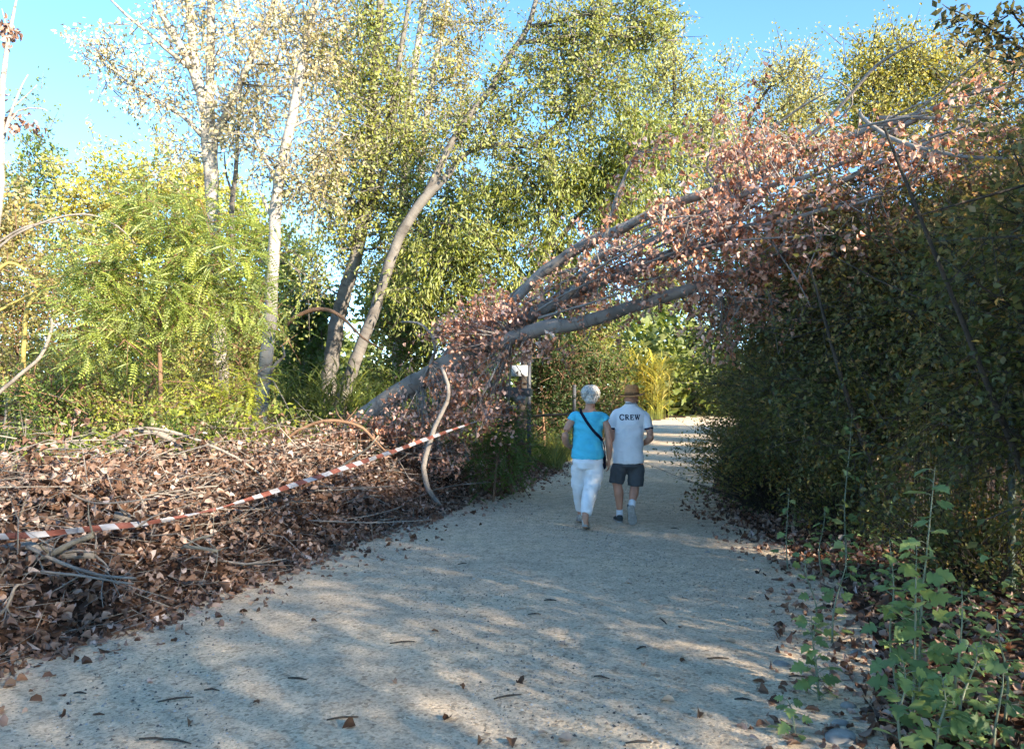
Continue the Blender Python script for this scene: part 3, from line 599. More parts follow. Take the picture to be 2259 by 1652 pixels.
Yv = 52 + rng.random(n) * 16; X = (rng.random(n) - .5) * 1.5 * Yv; top = 5.5 + 2.2 * np.sin(X * .21) + 1.4 * np.sin(X * .53 + 2); pos = np.stack([X, Yv, top * rng.random(n) ** .7], -1) + rng.normal(0, .5, (n, 3))
g = obj('distant_wood', leaf_mesh('distant_wood', pos, rng.normal(0, 1, (n, 3)), rng.normal(0, 1, (n, 3)), .5 + .4 * rng.random(n), rng.random(n), T_SIMPLE, M['leaf'])); g.color = (.14, .17, .05, 1)
tag(g, 'far band of woodland closing the horizon behind everything', 'woodland', kind='stuff')
# --- feathery trees with pinnate leaves (each big leaf of the near one is a piece of its own)
def pinnate_tree(label, base, Y, limbs, blobs, tint, seed, size, n_single=0, barkm='bark_brown', group='feather-leaved trees'):
    rng = np.random.default_rng(seed)
    b = P(*base, Y); root = empty('feather_leaved_tree', b, label, 'tree', group); LP = []
    for k, (pts, w) in enumerate(limbs):
        W, r = limb_world(pts, Y, w)
        if k == 0: W, r = to_ground(W, r); root.location = W[0] + [0, 0, .1]
        mb = MB(); mb.tube(W, r, 7, .12, .06, rng); LP.append(catmull(W, list(r), .2)[0])
        obj('trunk' if k == 0 else 'limb', mb.mesh('limb', M[barkm]), root)
    LPa = np.concatenate(LP); acc = [[], [], [], []]; mb = MB()
    for bl in blobs:
        x, y, rx, ry, n = bl; c = P(x, y, Y); r = np.array([rx, min(rx, ry), ry]) * Y / FP
        p, a, nn, v, A, B = clump_leaves(rng, c, r, max(3, int(n / 6)), 6, .5, .06, .35, .75, .05, .5, .3)
        for q, z in zip(acc, (p, a, nn, v)): q.append(z)
        mb.add(*twigs(A, B, np.full(len(A), .006), np.full(len(A), .003)))
        s = LPa[np.argmin(np.linalg.norm(LPa - c, axis=1))]; mb.tube([s, (s + c) / 2 + rng.normal(0, .05, 3), c], [.014, .01, .005], 5, .3)
    p, a, nn, v = [np.concatenate(q) for q in acc]; sz = size * (.7 + .6 * rng.random(len(p)))
    a[:, 2] *= .5
    idx = np.argsort(p[:, 1]); one, rest = idx[:n_single], idx[n_single:]
    cr = obj('crown', leaf_mesh('crown', p[rest], a[rest], nn[rest], sz[rest], v[rest], T_FROND, M['leaf']), root, 'stuff'); cr.color = (*tint, 1)
    obj('twig_growth', mb.mesh('twig_growth', M[barkm]), root, 'stuff')
    if n_single:
        ms = single_leaf_meshes('leaf', [T_FROND], M['leaf'], 5)
        for k in one:
            o = place_leaf('leaf', ms[int(v[k] * 4.99)], p[k], a[k], nn[k], sz[k], root); o.color = (*tint, 1)
    return root
pinnate_tree('bright green feather-leaved young tree on a slim brown stem behind the brush pile', (352, 960), 11.5, [
    ([(356, 1010), (355, 900), (352, 740), (350, 600), (345, 520)], [11, 10, 9, 6, 3]),
    ([(353, 760), (300, 660), (230, 600)], [5, 4, 2]), ([(352, 700), (420, 600), (500, 540)], [5, 4, 2]), ([(353, 820), (300, 770), (250, 730)], [4, 3, 2])],
    [(300, 560, 130, 90, 420), (420, 540, 110, 80, 380), (500, 600, 90, 70, 300), (350, 470, 110, 50, 240), (220, 620, 90, 70, 240), (420, 660, 120, 60, 320), (540, 680, 60, 50, 140), (300, 690, 80, 50, 160), (250, 760, 90, 40, 150), (180, 730, 60, 50, 90)],
    (.265, .315, .10), 61, .27, 280)
pinnate_tree('low yellow-green feather-leaved sapling in front of the leaning poplar foot', (480, 1000), 11.2, [
    ([(470, 1020), (476, 950), (490, 880)], [7, 6, 3]), ([(478, 940), (530, 890), (570, 880)], [4, 3, 2])],
    [(470, 880, 70, 45, 130), (540, 890, 50, 35, 80), (420, 930, 60, 40, 90), (480, 960, 60, 30, 60)], (.27, .29, .05), 62, .25)
pinnate_tree('dark feather-leaved sapling at the right foot of the leaf bank', (1095, 1060), 11.3, [
    ([(1090, 1080), (1098, 1010), (1110, 950)], [5, 4, 2])],
    [(1095, 960, 50, 35, 90), (1060, 1010, 40, 40, 60), (1125, 990, 40, 50, 60), (1140, 900, 30, 30, 40), (800, 985, 30, 30, 40)], (.075, .12, .035), 63, .24)
# --- canes and grasses
def cane_clump(name, label, x0, x1, ybase, ytop, Y, n, tint, seed, group, size=.9, dy=1.0):
    rng = np.random.default_rng(seed); c = P((x0 + x1) / 2, ybase, Y)
    root = empty(name, c, label, 'reeds', group)
    X0, X1 = P(x0, ybase, Y)[0], P(x1, ybase, Y)[0]; hh = P(0, ytop, Y)[2]; zb = P(0, ybase, Y)[2]
    B = np.stack([X0 + (X1 - X0) * rng.random(n), Y + rng.normal(0, dy, n), np.full(n, zb)], -1); B[:, 2] = hgt(B[:, 0], B[:, 1])
    Tp = B + np.stack([rng.normal(0, .25, n), rng.normal(0, .2, n), (hh - zb) * (.55 + .45 * rng.random(n))], -1)
    mb = MB(); mb.add(*twigs(B, Tp, np.full(n, .012 * max(1, Y / 25)), np.full(n, .004))); st = obj('cane', mb.mesh('cane', M['reed']), root, 'stuff'); st.color = (*[t * 1.1 for t in tint], 1)
    k = 9; t = .15 + .85 * rng.random((n, k)); pos = B[:, None] + (Tp - B)[:, None] * t[..., None]
    a = rng.random((n, k)) * 2 * PI; ax = np.stack([np.cos(a), np.sin(a), .9 + .6 * rng.random((n, k))], -1)
    nr = np.stack([-np.cos(a) * .8, -np.sin(a) * .8, np.ones((n, k))], -1)
    lv = obj('blade_mass', leaf_mesh('blade_mass', pos.reshape(-1, 3), ax.reshape(-1, 3), nr.reshape(-1, 3), size * (.5 + .6 * rng.random(n * k)), rng.random(n * k), T_BLADE, M['reed']), root, 'stuff'); lv.color = (*tint, 1)
cane_clump('cane_clump', 'tall green canes with hanging blades between the leaning poplar and the bent one', 640, 790, 940, 720, 15.5, 90, (.13, .17, .05), 71, 'giant canes', .8)
cane_clump('cane_clump', 'green cane thicket behind the base of the fallen trunk', 790, 930, 930, 740, 17, 80, (.09, .13, .04), 72, 'giant canes', .8)
cane_clump('cane_clump', 'bright yellow sunlit canes beyond the couple at the path bend', 1360, 1460, 920, 775, 50, 190, (.36, .34, .08), 73, 'giant canes', 2.0)
cane_clump('cane_clump', 'paler yellow-green canes to the right of the sunlit ones, near the hedge tip', 1465, 1570, 908, 795, 76, 190, (.32, .34, .09), 74, 'giant canes', 2.6)
cane_clump('cane_clump', 'small dark canes sprouting from the brush pile at far left', 60, 230, 1050, 930, 10.5, 26, (.07, .12, .04), 75, 'giant canes', .5, .5)
cane_clump('cane_clump', 'broad dark reed blades behind the arched grey branch', 280, 480, 1060, 970, 9.6, 26, (.08, .13, .04), 76, 'giant canes', .45, .4)
rng = np.random.default_rng(77); n = 5200
Yv = 16 + rng.random(n) ** 1.3 * 34; X = Lx(Yv) - np.abs(rng.normal(0, .7, n)) - .05
pos = np.stack([X, Yv, hgt(X, Yv)], -1); a = rng.random(n) * 6.28
g = obj('verge_grass', leaf_mesh('verge_grass', pos, np.stack([.5 * np.cos(a), .5 * np.sin(a), np.ones(n)], -1), np.stack([-np.cos(a), -np.sin(a), .3 + 0 * a], -1), .25 + .5 * rng.random(n), rng.random(n), T_BLADE_UP, M['reed'])); g.color = (.16, .19, .06, 1)
tag(g, 'long green grass on the left verge of the path beyond the couple', 'grass', kind='stuff')
rng = np.random.default_rng(78); n = 30000
Yv = 8.5 + rng.random(n) * 18; X = -rng.random(n) * (Yv * .75) + np.minimum(Lx(Yv) - 2.2, 1); pos = np.stack([X, Yv, hgt(X, Yv) + .1 + .55 * rng.random(n) ** 1.5], -1)
g = obj('undergrowth', leaf_mesh('undergrowth', pos, rng.normal(0, 1, (n, 3)), rng.normal(0, .5, (n, 3)) + [0, 0, 1], .04 + .06 * rng.random(n), rng.random(n), T_SIMPLE, M['leaf'])); g.color = (.18, .21, .05, 1)
tag(g, 'low mixed green undergrowth on the woodland floor at left', 'undergrowth', kind='stuff')
# thin crossing stems at the left edge
for k, (lab, pts, w, Y, mk) in enumerate([
    ('long thin tan stem arching over the shrubs at left edge', [(-20, 560), (40, 515), (130, 480), (200, 475), (260, 500), (300, 540)], [6, 6, 5, 5, 4, 2], 11, 'bark_dead'),
    ('second arching tan stem crossing just below the long one', [(-20, 545), (60, 500), (160, 490), (240, 510), (310, 545)], [5, 5, 4, 4, 2], 12, 'bark_dead'),
    ('bright yellow crooked stem at the left edge', [(-20, 610), (20, 580), (60, 600), (85, 635), (60, 680), (52, 780), (50, 860)], [8, 8, 7, 7, 9, 10, 11], 12, 'bark_yellow'),
    ('thin yellow side stem forking at the left edge', [(-10, 690), (35, 665), (85, 640), (110, 615), (80, 590)], [7, 6, 6, 4, 2], 11.6, 'bark_yellow'),
    ('slanting pale dead pole at lower left behind the pile', [(-30, 890), (40, 830), (90, 785), (115, 720), (110, 700)], [9, 9, 8, 7, 5], 11, 'bark_dead'),
    ('leaning brown pole behind the feather-leaved tree', [(300, 930), (318, 880), (345, 830)], [10, 9, 7], 13, 'bark_brown'),
    ('long arched bare bough in front of the bent poplar', [(632, 718), (650, 700), (690, 684), (725, 684), (760, 705), (800, 745), (850, 775)], [8, 9, 10, 9, 8, 5, 3], 13.5, 'bark_brown'),
    ('crooked pale stick beside the foot of the leaning poplar', [(592, 830), (610, 800), (628, 785), (622, 760)], [8, 7, 6, 3], 13.3, 'bark_dead'),
    ('thin straight cane slanting down from the crooked stick', [(600, 835), (630, 890), (650, 935)], [4, 4, 3], 13, 'bark_moss'),
    ]):
    W, r = limb_world(pts, Y, w); mb = MB(); mb.tube(W, r, 6, .1, .08, np.random.default_rng(k)); tag(obj('bare_bough', mb.mesh('bare_bough', M[mk])), lab, 'branch', 'bare boughs in the wood')

# ================================================================ hedge on the right
def hedge_shrub(seed, n, h=1.0):
    rng = np.random.default_rng(seed)
    root = empty('hedge_shrub', (0, 0, 0), 'x', 'hedge shrub', 'hedge along the right of the path')
    acc = [[], [], [], []]; TA, TB = [], []; mb = MB()
    bl = [((-.1, 0, 1.7), (1.15, 1.3, .75), .30), ((-.05, .1, 2.6), (1.2, 1.3, .75), .30), ((.1, 0, 3.3), (.95, 1.1, .6), .2), ((-.2, -.1, 1.05), (1.0, 1.1, .35), .05), ((-.7, .3, 1.3), (.6, .7, .4), .06)]
    for k in range(9):
        bl.append(((rng.normal(-.3, .6), rng.normal(0, .7), 1.2 + 2.6 * rng.random()), (.45, .5, .4), .035))
    for c, r, f in bl:
        c = np.array(c) * [1, 1, h]; r = np.array(r) * [1, 1, h]
        p, a, nn, v, A, B = clump_leaves(rng, c, r, int(n * f / 16), 16, .55, .045, .12, .62, -.05, .6, .34)
        v = np.clip(v + .12 * (p[:, 2] - 2.4), 0, 1)  # higher leaves shift to orange, sunlit tops painted into the colour
        for q, z in zip(acc, (p, a, nn, v)): q.append(z)
        TA.append(A); TB.append(B)
    p, a, nn, v = [np.concatenate(q) for q in acc]; kk = p[:, 2] > .18; p, a, nn, v = p[kk], a[kk], nn[kk], v[kk]
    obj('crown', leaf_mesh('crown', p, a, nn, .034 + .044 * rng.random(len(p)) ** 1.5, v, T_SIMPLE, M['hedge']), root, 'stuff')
    for k in range(6):
        ang = rng.random() * 6.28; b = np.array([.25 * math.cos(ang), .25 * math.sin(ang), -.05]); t = np.array([rng.normal(-.2, .8), rng.normal(0, .8), 2.6 + rng.random()])
        mb2 = MB(); mb2.tube([b, b * .5 + t * .4 + rng.normal(0, .15, 3), t], [.04, .028, .01], 6, .25, .08, rng); obj('stem', mb2.mesh('stem', M['bark_dark']), root)
    A = np.concatenate(TA); B = np.concatenate(TB); mb.add(*twigs(A - (B - A) * .1, B, np.full(len(A), .004), np.full(len(A), .0015)))
    for k in range(8):
        s = np.array([rng.normal(0, .3), rng.normal(0, .5), .8 + 2 * rng.random()]); e = s + np.array([-1.1 - .3 * rng.random(), rng.normal(0, .6), rng.normal(.1, .4)])
        mb.tube([s, (s + e) / 2 + rng.normal(0, .12, 3), e], [.014, .009, .004], 5, .2, .1, rng)
    obj('twig_growth', mb.mesh('twig_growth', M['bark_dark']), root, 'stuff')
    return root
def dup(root, loc, rz=0, sc=1.0, label=None):
    r = root.copy(); C.objects.link(r); r.location = loc; r.rotation_euler = (0, 0, rz); r.scale = (sc, sc, sc)
    if label: r['label'] = label
    for ch in list(root.children):
        c = ch.copy(); C.objects.link(c); c.parent = r
    return r
HA, HB, HC, HD = hedge_shrub(201, 30000), hedge_shrub(202, 28000, 1.08), hedge_shrub(203, 29000, .92), hedge_shrub(204, 14000, 1.0)  # HD is kept sparse so that sun flecks pass through onto the path
used = set()
for src, x, y, rz, sc, lab in [
    (HA, 4.1, 3.7, 0, .97, 'dark hedge shrub nearest the camera at the right picture edge'),
    (HB, 3.95, 5.15, .3, .84, 'dark hedge shrub behind the tall poplar sapling at right'),
    (HC, 3.9, 7.4, -.3, .9, 'dark hedge shrub holding up the thick limbs of the fallen tree'),
    (HA, 4.0, 9.0, .5, .95, 'dark hedge shrub overhanging the path to the right of the man'),
    (HB, 4.3, 10.9, -.4, .92, 'hedge shrub behind the overhanging one where the path narrows'),
    (HC, 5.2, 13.2, .2, .95, 'hedge shrub at the inner side of the path bend'),
    (HA, 6.6, 16.2, 2.2, 1.0, 'last hedge shrub visible before the path turns right'),
    (HB, 5.9, 6.3, 2.5, 1.1, 'taller hedge shrub in the back row at right, its sunlit top coloured orange'),
    (HC, 6.0, 9.4, 2.8, 1.1, 'back row hedge shrub under the tips of the fallen limbs'),
    (HB, 6.4, 7.9, 1.2, 1.3, 'tall loose hedge shrub rising to the top at the right picture edge'),
    (HC, 7.9, 19.6, 1.9, 1.15, 'far hedge shrub added to shade the path beyond the bend'),  # this and the next far shrubs are added to shade the far path
    (HA, 9.6, 23.5, .9, 1.25, 'second far hedge shrub added for shade past the bend on the right'),
    (HB, 11.6, 28.5, 2.9, 1.3, 'farthest hedge shrub added for shade on the right of the path'),
    (HD, 3.95, 1.7, .2, 1.0, 'unseen hedge shrub added for dappled shade just outside the picture at right'),  # HD shrubs stand out of view, added to shade path and bank
    (HD, 3.8, -1.2, -.2, 1.25, 'unseen hedge shrub added for dappled shade beside the spot of the photographer'),
    (HD, 3.7, -3.6, .4, 1.28, 'unseen hedge shrub added for dappled shade two steps behind the photographer'),
    (HD, 3.6, -6.0, -.5, 1.1, 'unseen hedge shrub added for dappled shade four steps behind the photographer'),
    (HD, 3.7, -8.6, .1, 1.12, 'unseen hedge shrub added for dappled shade farthest back behind the photographer'),
    ]:
    if id(src) in used: dup(src, (x, y, float(hgt(x, y))), rz, sc, lab)
    else:
        used.add(id(src)); src.location = (x, y, float(hgt(x, y))); src.rotation_euler = (0, 0, rz); src.scale = (sc,) * 3; src['label'] = lab
for k, (x, y, h, w, n, lab) in enumerate([(3.35, 10.3, 1.1, 1.3, 9000, 'low hedge bush hanging over the path edge right of the man'), (3.9, 12.4, 1.0, 1.6, 9000, 'low hedge bush farther along where the path bends'), (4.9, 15.0, 1.0, 2.0, 8000, 'last low bush at the foot of the hedge by the bend'), (3.45, 8.3, .8, 1.0, 5000, 'low bush filling the hedge foot opposite the couple'), (3.5, 5.9, .7, 1.0, 4000, 'low bush in the dark hedge hollow behind the saplings')]):
    rg = np.random.default_rng(230 + k); z0 = float(hgt(x, y)); root = empty('low_bush', (x, y, z0), lab, 'bush', 'low bushes at the hedge foot')
    p, a, nn, v, A, B = clump_leaves(rg, (x, y, z0 + h * .55), (w * .62, w * .7, h * .5), n // 14, 14, .3, .05, .15, .6, 0, .6, .3); kk = p[:, 2] > z0 + .05
    obj('crown', leaf_mesh('crown', p[kk], a[kk], nn[kk], .032 + .026 * rg.random(kk.sum()), v[kk], T_SIMPLE, M['hedge']), root, 'stuff')
    mb = MB(); mb.add(*twigs(np.array([[x, y, z0]]) + rg.normal(0, .12, (len(A), 3)) * [1, 1, 0], B, np.full(len(A), .005), np.full(len(A), .002))); obj('twig_growth', mb.mesh('twig_growth', M['bark_dark']), root, 'stuff')
# tall tree above the hedge, its lowest boughs hang into the top right corner
rg = np.random.default_rng(240); tt = empty('hedge_tree', (5.8, 4.0, .1), 'tall tree rising above the hedge just outside the right edge', 'tree')
mb = MB(); mb.tube([(5.9, 4.0, -.1), (5.8, 4.0, 2.5), (5.8, 4.2, 5), (5.8, 4.3, 8)], [.16, .14, .1, .04], 9, .4, .05, rg); obj('trunk', mb.mesh('trunk', M['bark_dark']), tt)
acc = [clump_leaves(rg, c, r, k, 12, .5, .08, .3, .4, 0, .6, .3) for c, r, k in [((5.8, 4.4, 7.5), (1.5, 1.2, 1.1), 330), ((5.4, 3.6, 6.8), (1.0, .9, .8), 120), ((6.3, 4.0, 8.4), (1.2, 1.2, .9), 150)]]
p, a, nn, v = [np.concatenate([q[i] for q in acc]) for i in range(4)]
obj('crown', leaf_mesh('crown', p, a, nn, .07 + .04 * rg.random(len(p)), v, T_SIMPLE, M['hedge']), tt, 'stuff')
# overhanging sprig in the top right corner
tree('overhanging_bough', 'thin leafy bough reaching in from the top right corner against the sky', 'branch', None, (2330, 120), [
    ([(2330, 150), (2240, 100), (2180, 60), (2120, 30), (2085, 15)], [8, 6, 4, 3, 1]), ([(2260, 60), (2230, 20), (2250, -20)], [5, 4, 2]), ([(2230, 95), (2150, 110), (2110, 90)], [3, 2, 1])],
    4.6, [(2130, 35, 40, 14, 60), (2190, 70, 40, 25, 80), (2250, 30, 20, 40, 60), (2160, 105, 40, 12, 40), (2245, 130, 25, 30, 60)], None, (.10, .09, .05), 205, barkm='bark_dark', size=.05, per=6, tw=.12, spread=.03)
# wire fence behind the hedge
fr = empty('wire_fence', (3.3, 6, 0), 'thin dark wire mesh fence half hidden inside the hedge', 'fence')
for k, y in enumerate((3.2, 5.6, 8.0)):
    mb = MB(); mb.tube([(3.55, y, -.05), (3.55, y, 1.55)], [.022, .022], 8, .5); obj('post', mb.mesh('post', M['wire']), fr)
A, B = [], []
for y in np.arange(3.2, 8.0, .05): A.append((3.52, y, .05)); B.append((3.52, y, 1.5))
for z in np.arange(.1, 1.52, .2): A.append((3.525, 3.2, z)); B.append((3.525, 8.0, z))
Vv, Ff, Tt = twigs(np.array(A), np.array(B), np.full(len(A), .0016), np.full(len(A), .0016)); obj('wire_mesh', tri_mesh('wire_mesh', Vv, Ff, M['wire']), fr, 'stuff')

# ================================================================ the fallen tree
def fd(x, o=0): return 12.3 - (x - 770) * 5.2 / 1430 + o
ft = empty('fallen_tree', P(770, 965, 12.3), 'uprooted grey poplar fallen across the path into the hedge, hung with dead brown leaves', 'fallen tree')
rngF = np.random.default_rng(301)
FL = [  # points, widths, depth offset, name
    ([(745, 985), (800, 925), (860, 880), (930, 838), (985, 805), (1040, 775), (1100, 748), (1160, 705), (1230, 662), (1300, 630), (1400, 590), (1490, 560), (1560, 545), (1660, 500), (1760, 450), (1830, 415)], [38, 42, 44, 44, 44, 42, 38, 34, 31, 29, 27, 25, 23, 18, 14, 8], 0, 'trunk'),
    ([(1090, 755), (1150, 738), (1210, 722), (1270, 715), (1330, 698), (1390, 678), (1450, 660), (1520, 638), (1585, 615), (1680, 590), (1760, 560)], [30, 34, 33, 31, 30, 29, 28, 26, 24, 16, 8], -.35, 'limb'),
    ([(1050, 745), (1120, 680), (1180, 615), (1240, 572), (1300, 535), (1370, 505), (1440, 470), (1500, 445), (1580, 420), (1650, 390), (1740, 350), (1830, 318), (1920, 285), (2010, 258), (2110, 222)], [17, 21, 23, 24, 25, 23, 21, 20, 22, 20, 19, 20, 18, 16, 9], .5, 'limb'),
    ([(1240, 668), (1290, 610), (1330, 560), (1400, 545), (1460, 525), (1520, 490), (1570, 462), (1640, 430), (1720, 405), (1800, 385), (1880, 350), (1960, 310)], [13, 15, 16, 16, 15, 14, 13, 12, 11, 10, 8, 4], -.5, 'limb'),
    ([(1320, 575), (1335, 520), (1350, 470), (1362, 430), (1385, 375), (1405, 335)], [11, 10, 9, 9, 6, 3], -.2, 'limb'),
    ([(960, 815), (1000, 760), (1050, 720), (1120, 660), (1200, 600), (1240, 575)], [10, 12, 13, 13, 12, 10], .9, 'limb'),
    ([(1740, 440), (1800, 430), (1870, 395), (1940, 360), (2010, 330), (2090, 300)], [10, 13, 13, 13, 12, 6], -.6, 'limb'),
    ([(1560, 505), (1640, 500), (1720, 490), (1810, 465), (1880, 452), (1950, 430)], [9, 9, 10, 10, 8, 4], -.9, 'limb'),
    ([(1700, 360), (1760, 320), (1820, 270), (1880, 205), (1940, 140), (2040, 85)], [9, 8, 8, 8, 7, 3], .3, 'limb'),
    ([(2259, 350), (2120, 345), (1990, 315), (1940, 290), (1905, 262), (1897, 248)], [6, 8, 9, 10, 9, 7], -1.0, 'limb'),
    ([(1560, 380), (1640, 325), (1700, 285), (1770, 235), (1835, 200)], [7, 7, 6, 5, 2], .6, 'limb'),
    ([(1590, 410), (1560, 370), (1570, 320), (1575, 270), (1585, 240)], [7, 6, 5, 5, 3], .2, 'limb'),
    ([(1960, 300), (2060, 240), (2150, 205), (2240, 190)], [14, 13, 10, 6], .2, 'limb'),
    ([(1940, 260), (2080, 262), (2180, 275), (2280, 290)], [9, 8, 8, 6], -.2, 'limb'),
    ([(1800, 310), (1880, 230), (1850, 180), (1760, 170)], [5, 4, 3, 1], .4, 'limb'),
    ([(1680, 495), (1720, 560), (1760, 620), (1790, 680)], [6, 5, 4, 2], -.8, 'limb'),
    ([(1500, 560), (1540, 600), (1570, 640), (1620, 655), (1700, 660)], [7, 6, 5, 4, 2], -.6, 'limb'),
    ([(935, 838), (960, 770), (945, 730), (920, 712), (885, 710)], [8, 7, 6, 5, 4], -.3, 'limb'),
    ([(975, 810), (990, 870), (960, 940), (945, 985), (935, 1030), (945, 1080), (972, 1115)], [8, 9, 11, 12, 13, 12, 9], -1.2, 'limb'),
    ]
FP_ = []; FI = []
for pts, w, off, nm in FL:
    W, r = limb_world([(x, y, fd(x, off)) for x, y in pts], 10, w); mb = MB(); mb.tube(W, r, 10, .1, .05, rngF); obj(nm, mb.mesh(nm, M['bark_fallen']), ft)
    FP_.append(catmull(W, list(r), .12)[0]); FI.append(np.full(len(FP_[-1]) - 2, len(FI)))
for k in range(26):   # slim straight boughs running with the limbs
    x = 1150 + 900 * rngF.random(); y0 = 700 - (x - 1150) * .44 + min(30, rngF.normal(-10, 60)); L_ = 130 + 240 * rngF.random(); sl = .36 + rngF.normal(0, .16); off = rngF.normal(-.55, .5)
    pts = [(x + L_ * t, y0 - L_ * t * sl + 14 * math.sin(3 * t + k)) for t in (0, .33, .66, 1)]
    W, r = limb_world([(a, b, fd(a, off)) for a, b in pts], 10, [6, 5, 4, 1.5]); mb = MB(); mb.tube(W, r, 6, .12, .08, rngF); obj('limb', mb.mesh('limb', M['bark_fallen']), ft); FP_.append(catmull(W, list(r), .12)[0]); FI.append(np.full(len(FP_[-1]) - 2, 30 + k))
# sawn stubs
def disc_end(name, a, b, r, parent, sides=12):
    a = np.array(a); b = np.array(b); t = unit(b - a); x = unit(np.cross(t, (0, 0, 1.))); y = np.cross(x, t); an = np.arange(sides) / sides * 2 * PI
    ring = b + t * .004 + r * .96 * (np.cos(an)[:, None] * x + np.sin(an)[:, None] * y); cap = np.concatenate([(b + t * .006)[None], ring])
    obj(name, tri_mesh(name, cap, np.array([[0, i + 1, (i + 1) % sides + 1] for i in range(sides)]), M['wood_cut']), parent)
for a, b, r in [((1075, 850, 11.2), (1160, 884, 10.9), .062), ((1090, 860, 11.5), (1172, 866, 11.3), .06)]:
    A = P(*a); B = P(*b); mb = MB(); mb.tube([A, (A + B) / 2, B], [r, r, r], 12, .1); obj('limb', mb.mesh('stub', M['bark_fallen']), ft); disc_end('sawn_end', A, B, r, ft)
# dead leaves on shoots along the limbs
allp = np.concatenate([f[2:] for f in FP_]); U = (allp[:, 0] / allp[:, 1]) * FP + HX; VV = HY - (allp[:, 2] - CZ) / allp[:, 1] * FP
wgt = np.where(U < 880, .1, np.where(U < 1000, .5, np.where((U < 1150), .9, .8))); wgt = wgt * np.where((U < 1000) & (VV > 850), .35, 1)
wgt = wgt * np.where((U > 1150) & (U < 1450), .65, 1)
li = np.concatenate(FI); wgt = wgt * np.isin(li, [8, 9, 10, 14, 17, 18], invert=True) * np.where(U > 1500, .55, 1) * np.where((U > 1700) & (VV < 300), .25, 1)
pk = rngF.choice(len(allp), 460, p=wgt / wgt.sum())
cl = allp[pk] + rngF.normal(0, 1, (460, 3)) * [.15, .26, .11] - [0, 0, .06]
extra = [(1000, 735, 50, 25, 22), (1060, 710, 70, 35, 36), (1090, 770, 50, 30, 16), (1010, 870, 40, 30, 12), (1000, 900, 50, 30, 14), (1060, 830, 50, 25, 14), (1110, 690, 60, 30, 24), (1180, 770, 60, 25, 16), (1650, 310, 40, 50, 26), (1620, 370, 60, 40, 26), (1610, 700, 50, 40, 22), (1560, 660, 60, 40, 26), (1700, 560, 90, 60, 46), (1640, 610, 70, 40, 26), (1720, 690, 30, 50, 14), (1570, 740, 25, 25, 10),
         (2150, 330, 90, 40, 22), (2200, 400, 70, 30, 14), (1900, 320, 110, 30, 24), (1980, 400, 110, 40, 16), (1850, 500, 120, 50, 20), (1750, 350, 80, 30, 20), (1950, 520, 100, 50, 18), (1600, 480, 90, 50, 40), (1480, 330, 30, 20, 8), (1060, 860, 60, 40, 24), (1090, 900, 60, 40, 20), (930, 925, 70, 30, 34), (990, 945, 50, 30, 24), (870, 955, 60, 25, 30), (980, 1020, 50, 25, 10), (790, 960, 50, 20, 20), (720, 975, 60, 18, 22), (1090, 920, 40, 25, 10), (620, 985, 60, 15, 16)]
for x, y, rx, ry, k in extra:
    k = max(4, int(k * (1.15 if x < 1200 else .85)))
    c = P(x, y, fd(x, -.35)); cl = np.concatenate([cl, c + rngF.normal(0, .6, (k, 3)) * [rx * fd(x) / FP, .35, ry * fd(x) / FP]])
nc = len(cl); per = 11
sh = unit(rngF.normal(0, 1, (nc, 3)) + [0, 0, .3]); t = rngF.random((nc, per))
pos = cl[:, None] + sh[:, None] * (t * .28)[..., None] + rngF.normal(0, .045, (nc, per, 3)); pos = pos.reshape(-1, 3)
ax = rngF.normal(0, .65, pos.shape) + [0, 0, -.7]; nr = rngF.normal(0, 1, pos.shape)
sz = .038 + .04 * rngF.random(len(pos)); cv = rngF.beta(2.2, 1.7, nc); var = np.clip(np.repeat(cv, per) * .55 + .45 * rngF.random(len(pos)) + .05, 0, 1)
near = np.argsort(pos[:, 1] + rngF.random(len(pos)) * 1.5)[:280]; msk = np.ones(len(pos), bool); msk[near] = False; rest = np.where(msk)[0]
hf = rngF.random(len(rest)) < .6
for sel, tm in ((rest[hf], T_LIT1), (rest[~hf], T_LIT2)):
    o = obj('dead_foliage', leaf_mesh('dead_foliage', pos[sel], ax[sel], nr[sel], sz[sel], var[sel], tm, M['dry']), ft, 'stuff'); o.color = (1.75, 1.4, 1.18, 1)
for k in near: o = place_leaf('dead_leaf', DRY1[min(5, int(var[k] * 6))], pos[k], ax[k], nr[k], sz[k], ft); o.color = (1.75, 1.4, 1.18, 1)
Ai = cl - sh * .12; Vv, Ff, Tt = twigs(Ai, cl + sh * .3, np.full(nc, .005), np.full(nc, .002))
ap2 = allp[li != 18]; j = [np.argmin(((ap2 - c) ** 2).sum(1)) for c in cl]; V2, F2, T2 = twigs(ap2[j], Ai, np.full(nc, .008), np.full(nc, .005))
mb = MB(); mb.add(Vv, Ff, Tt); mb.add(V2, F2, T2); obj('twig_growth', mb.mesh('twig_growth', M['bark_fallen']), ft, 'stuff')

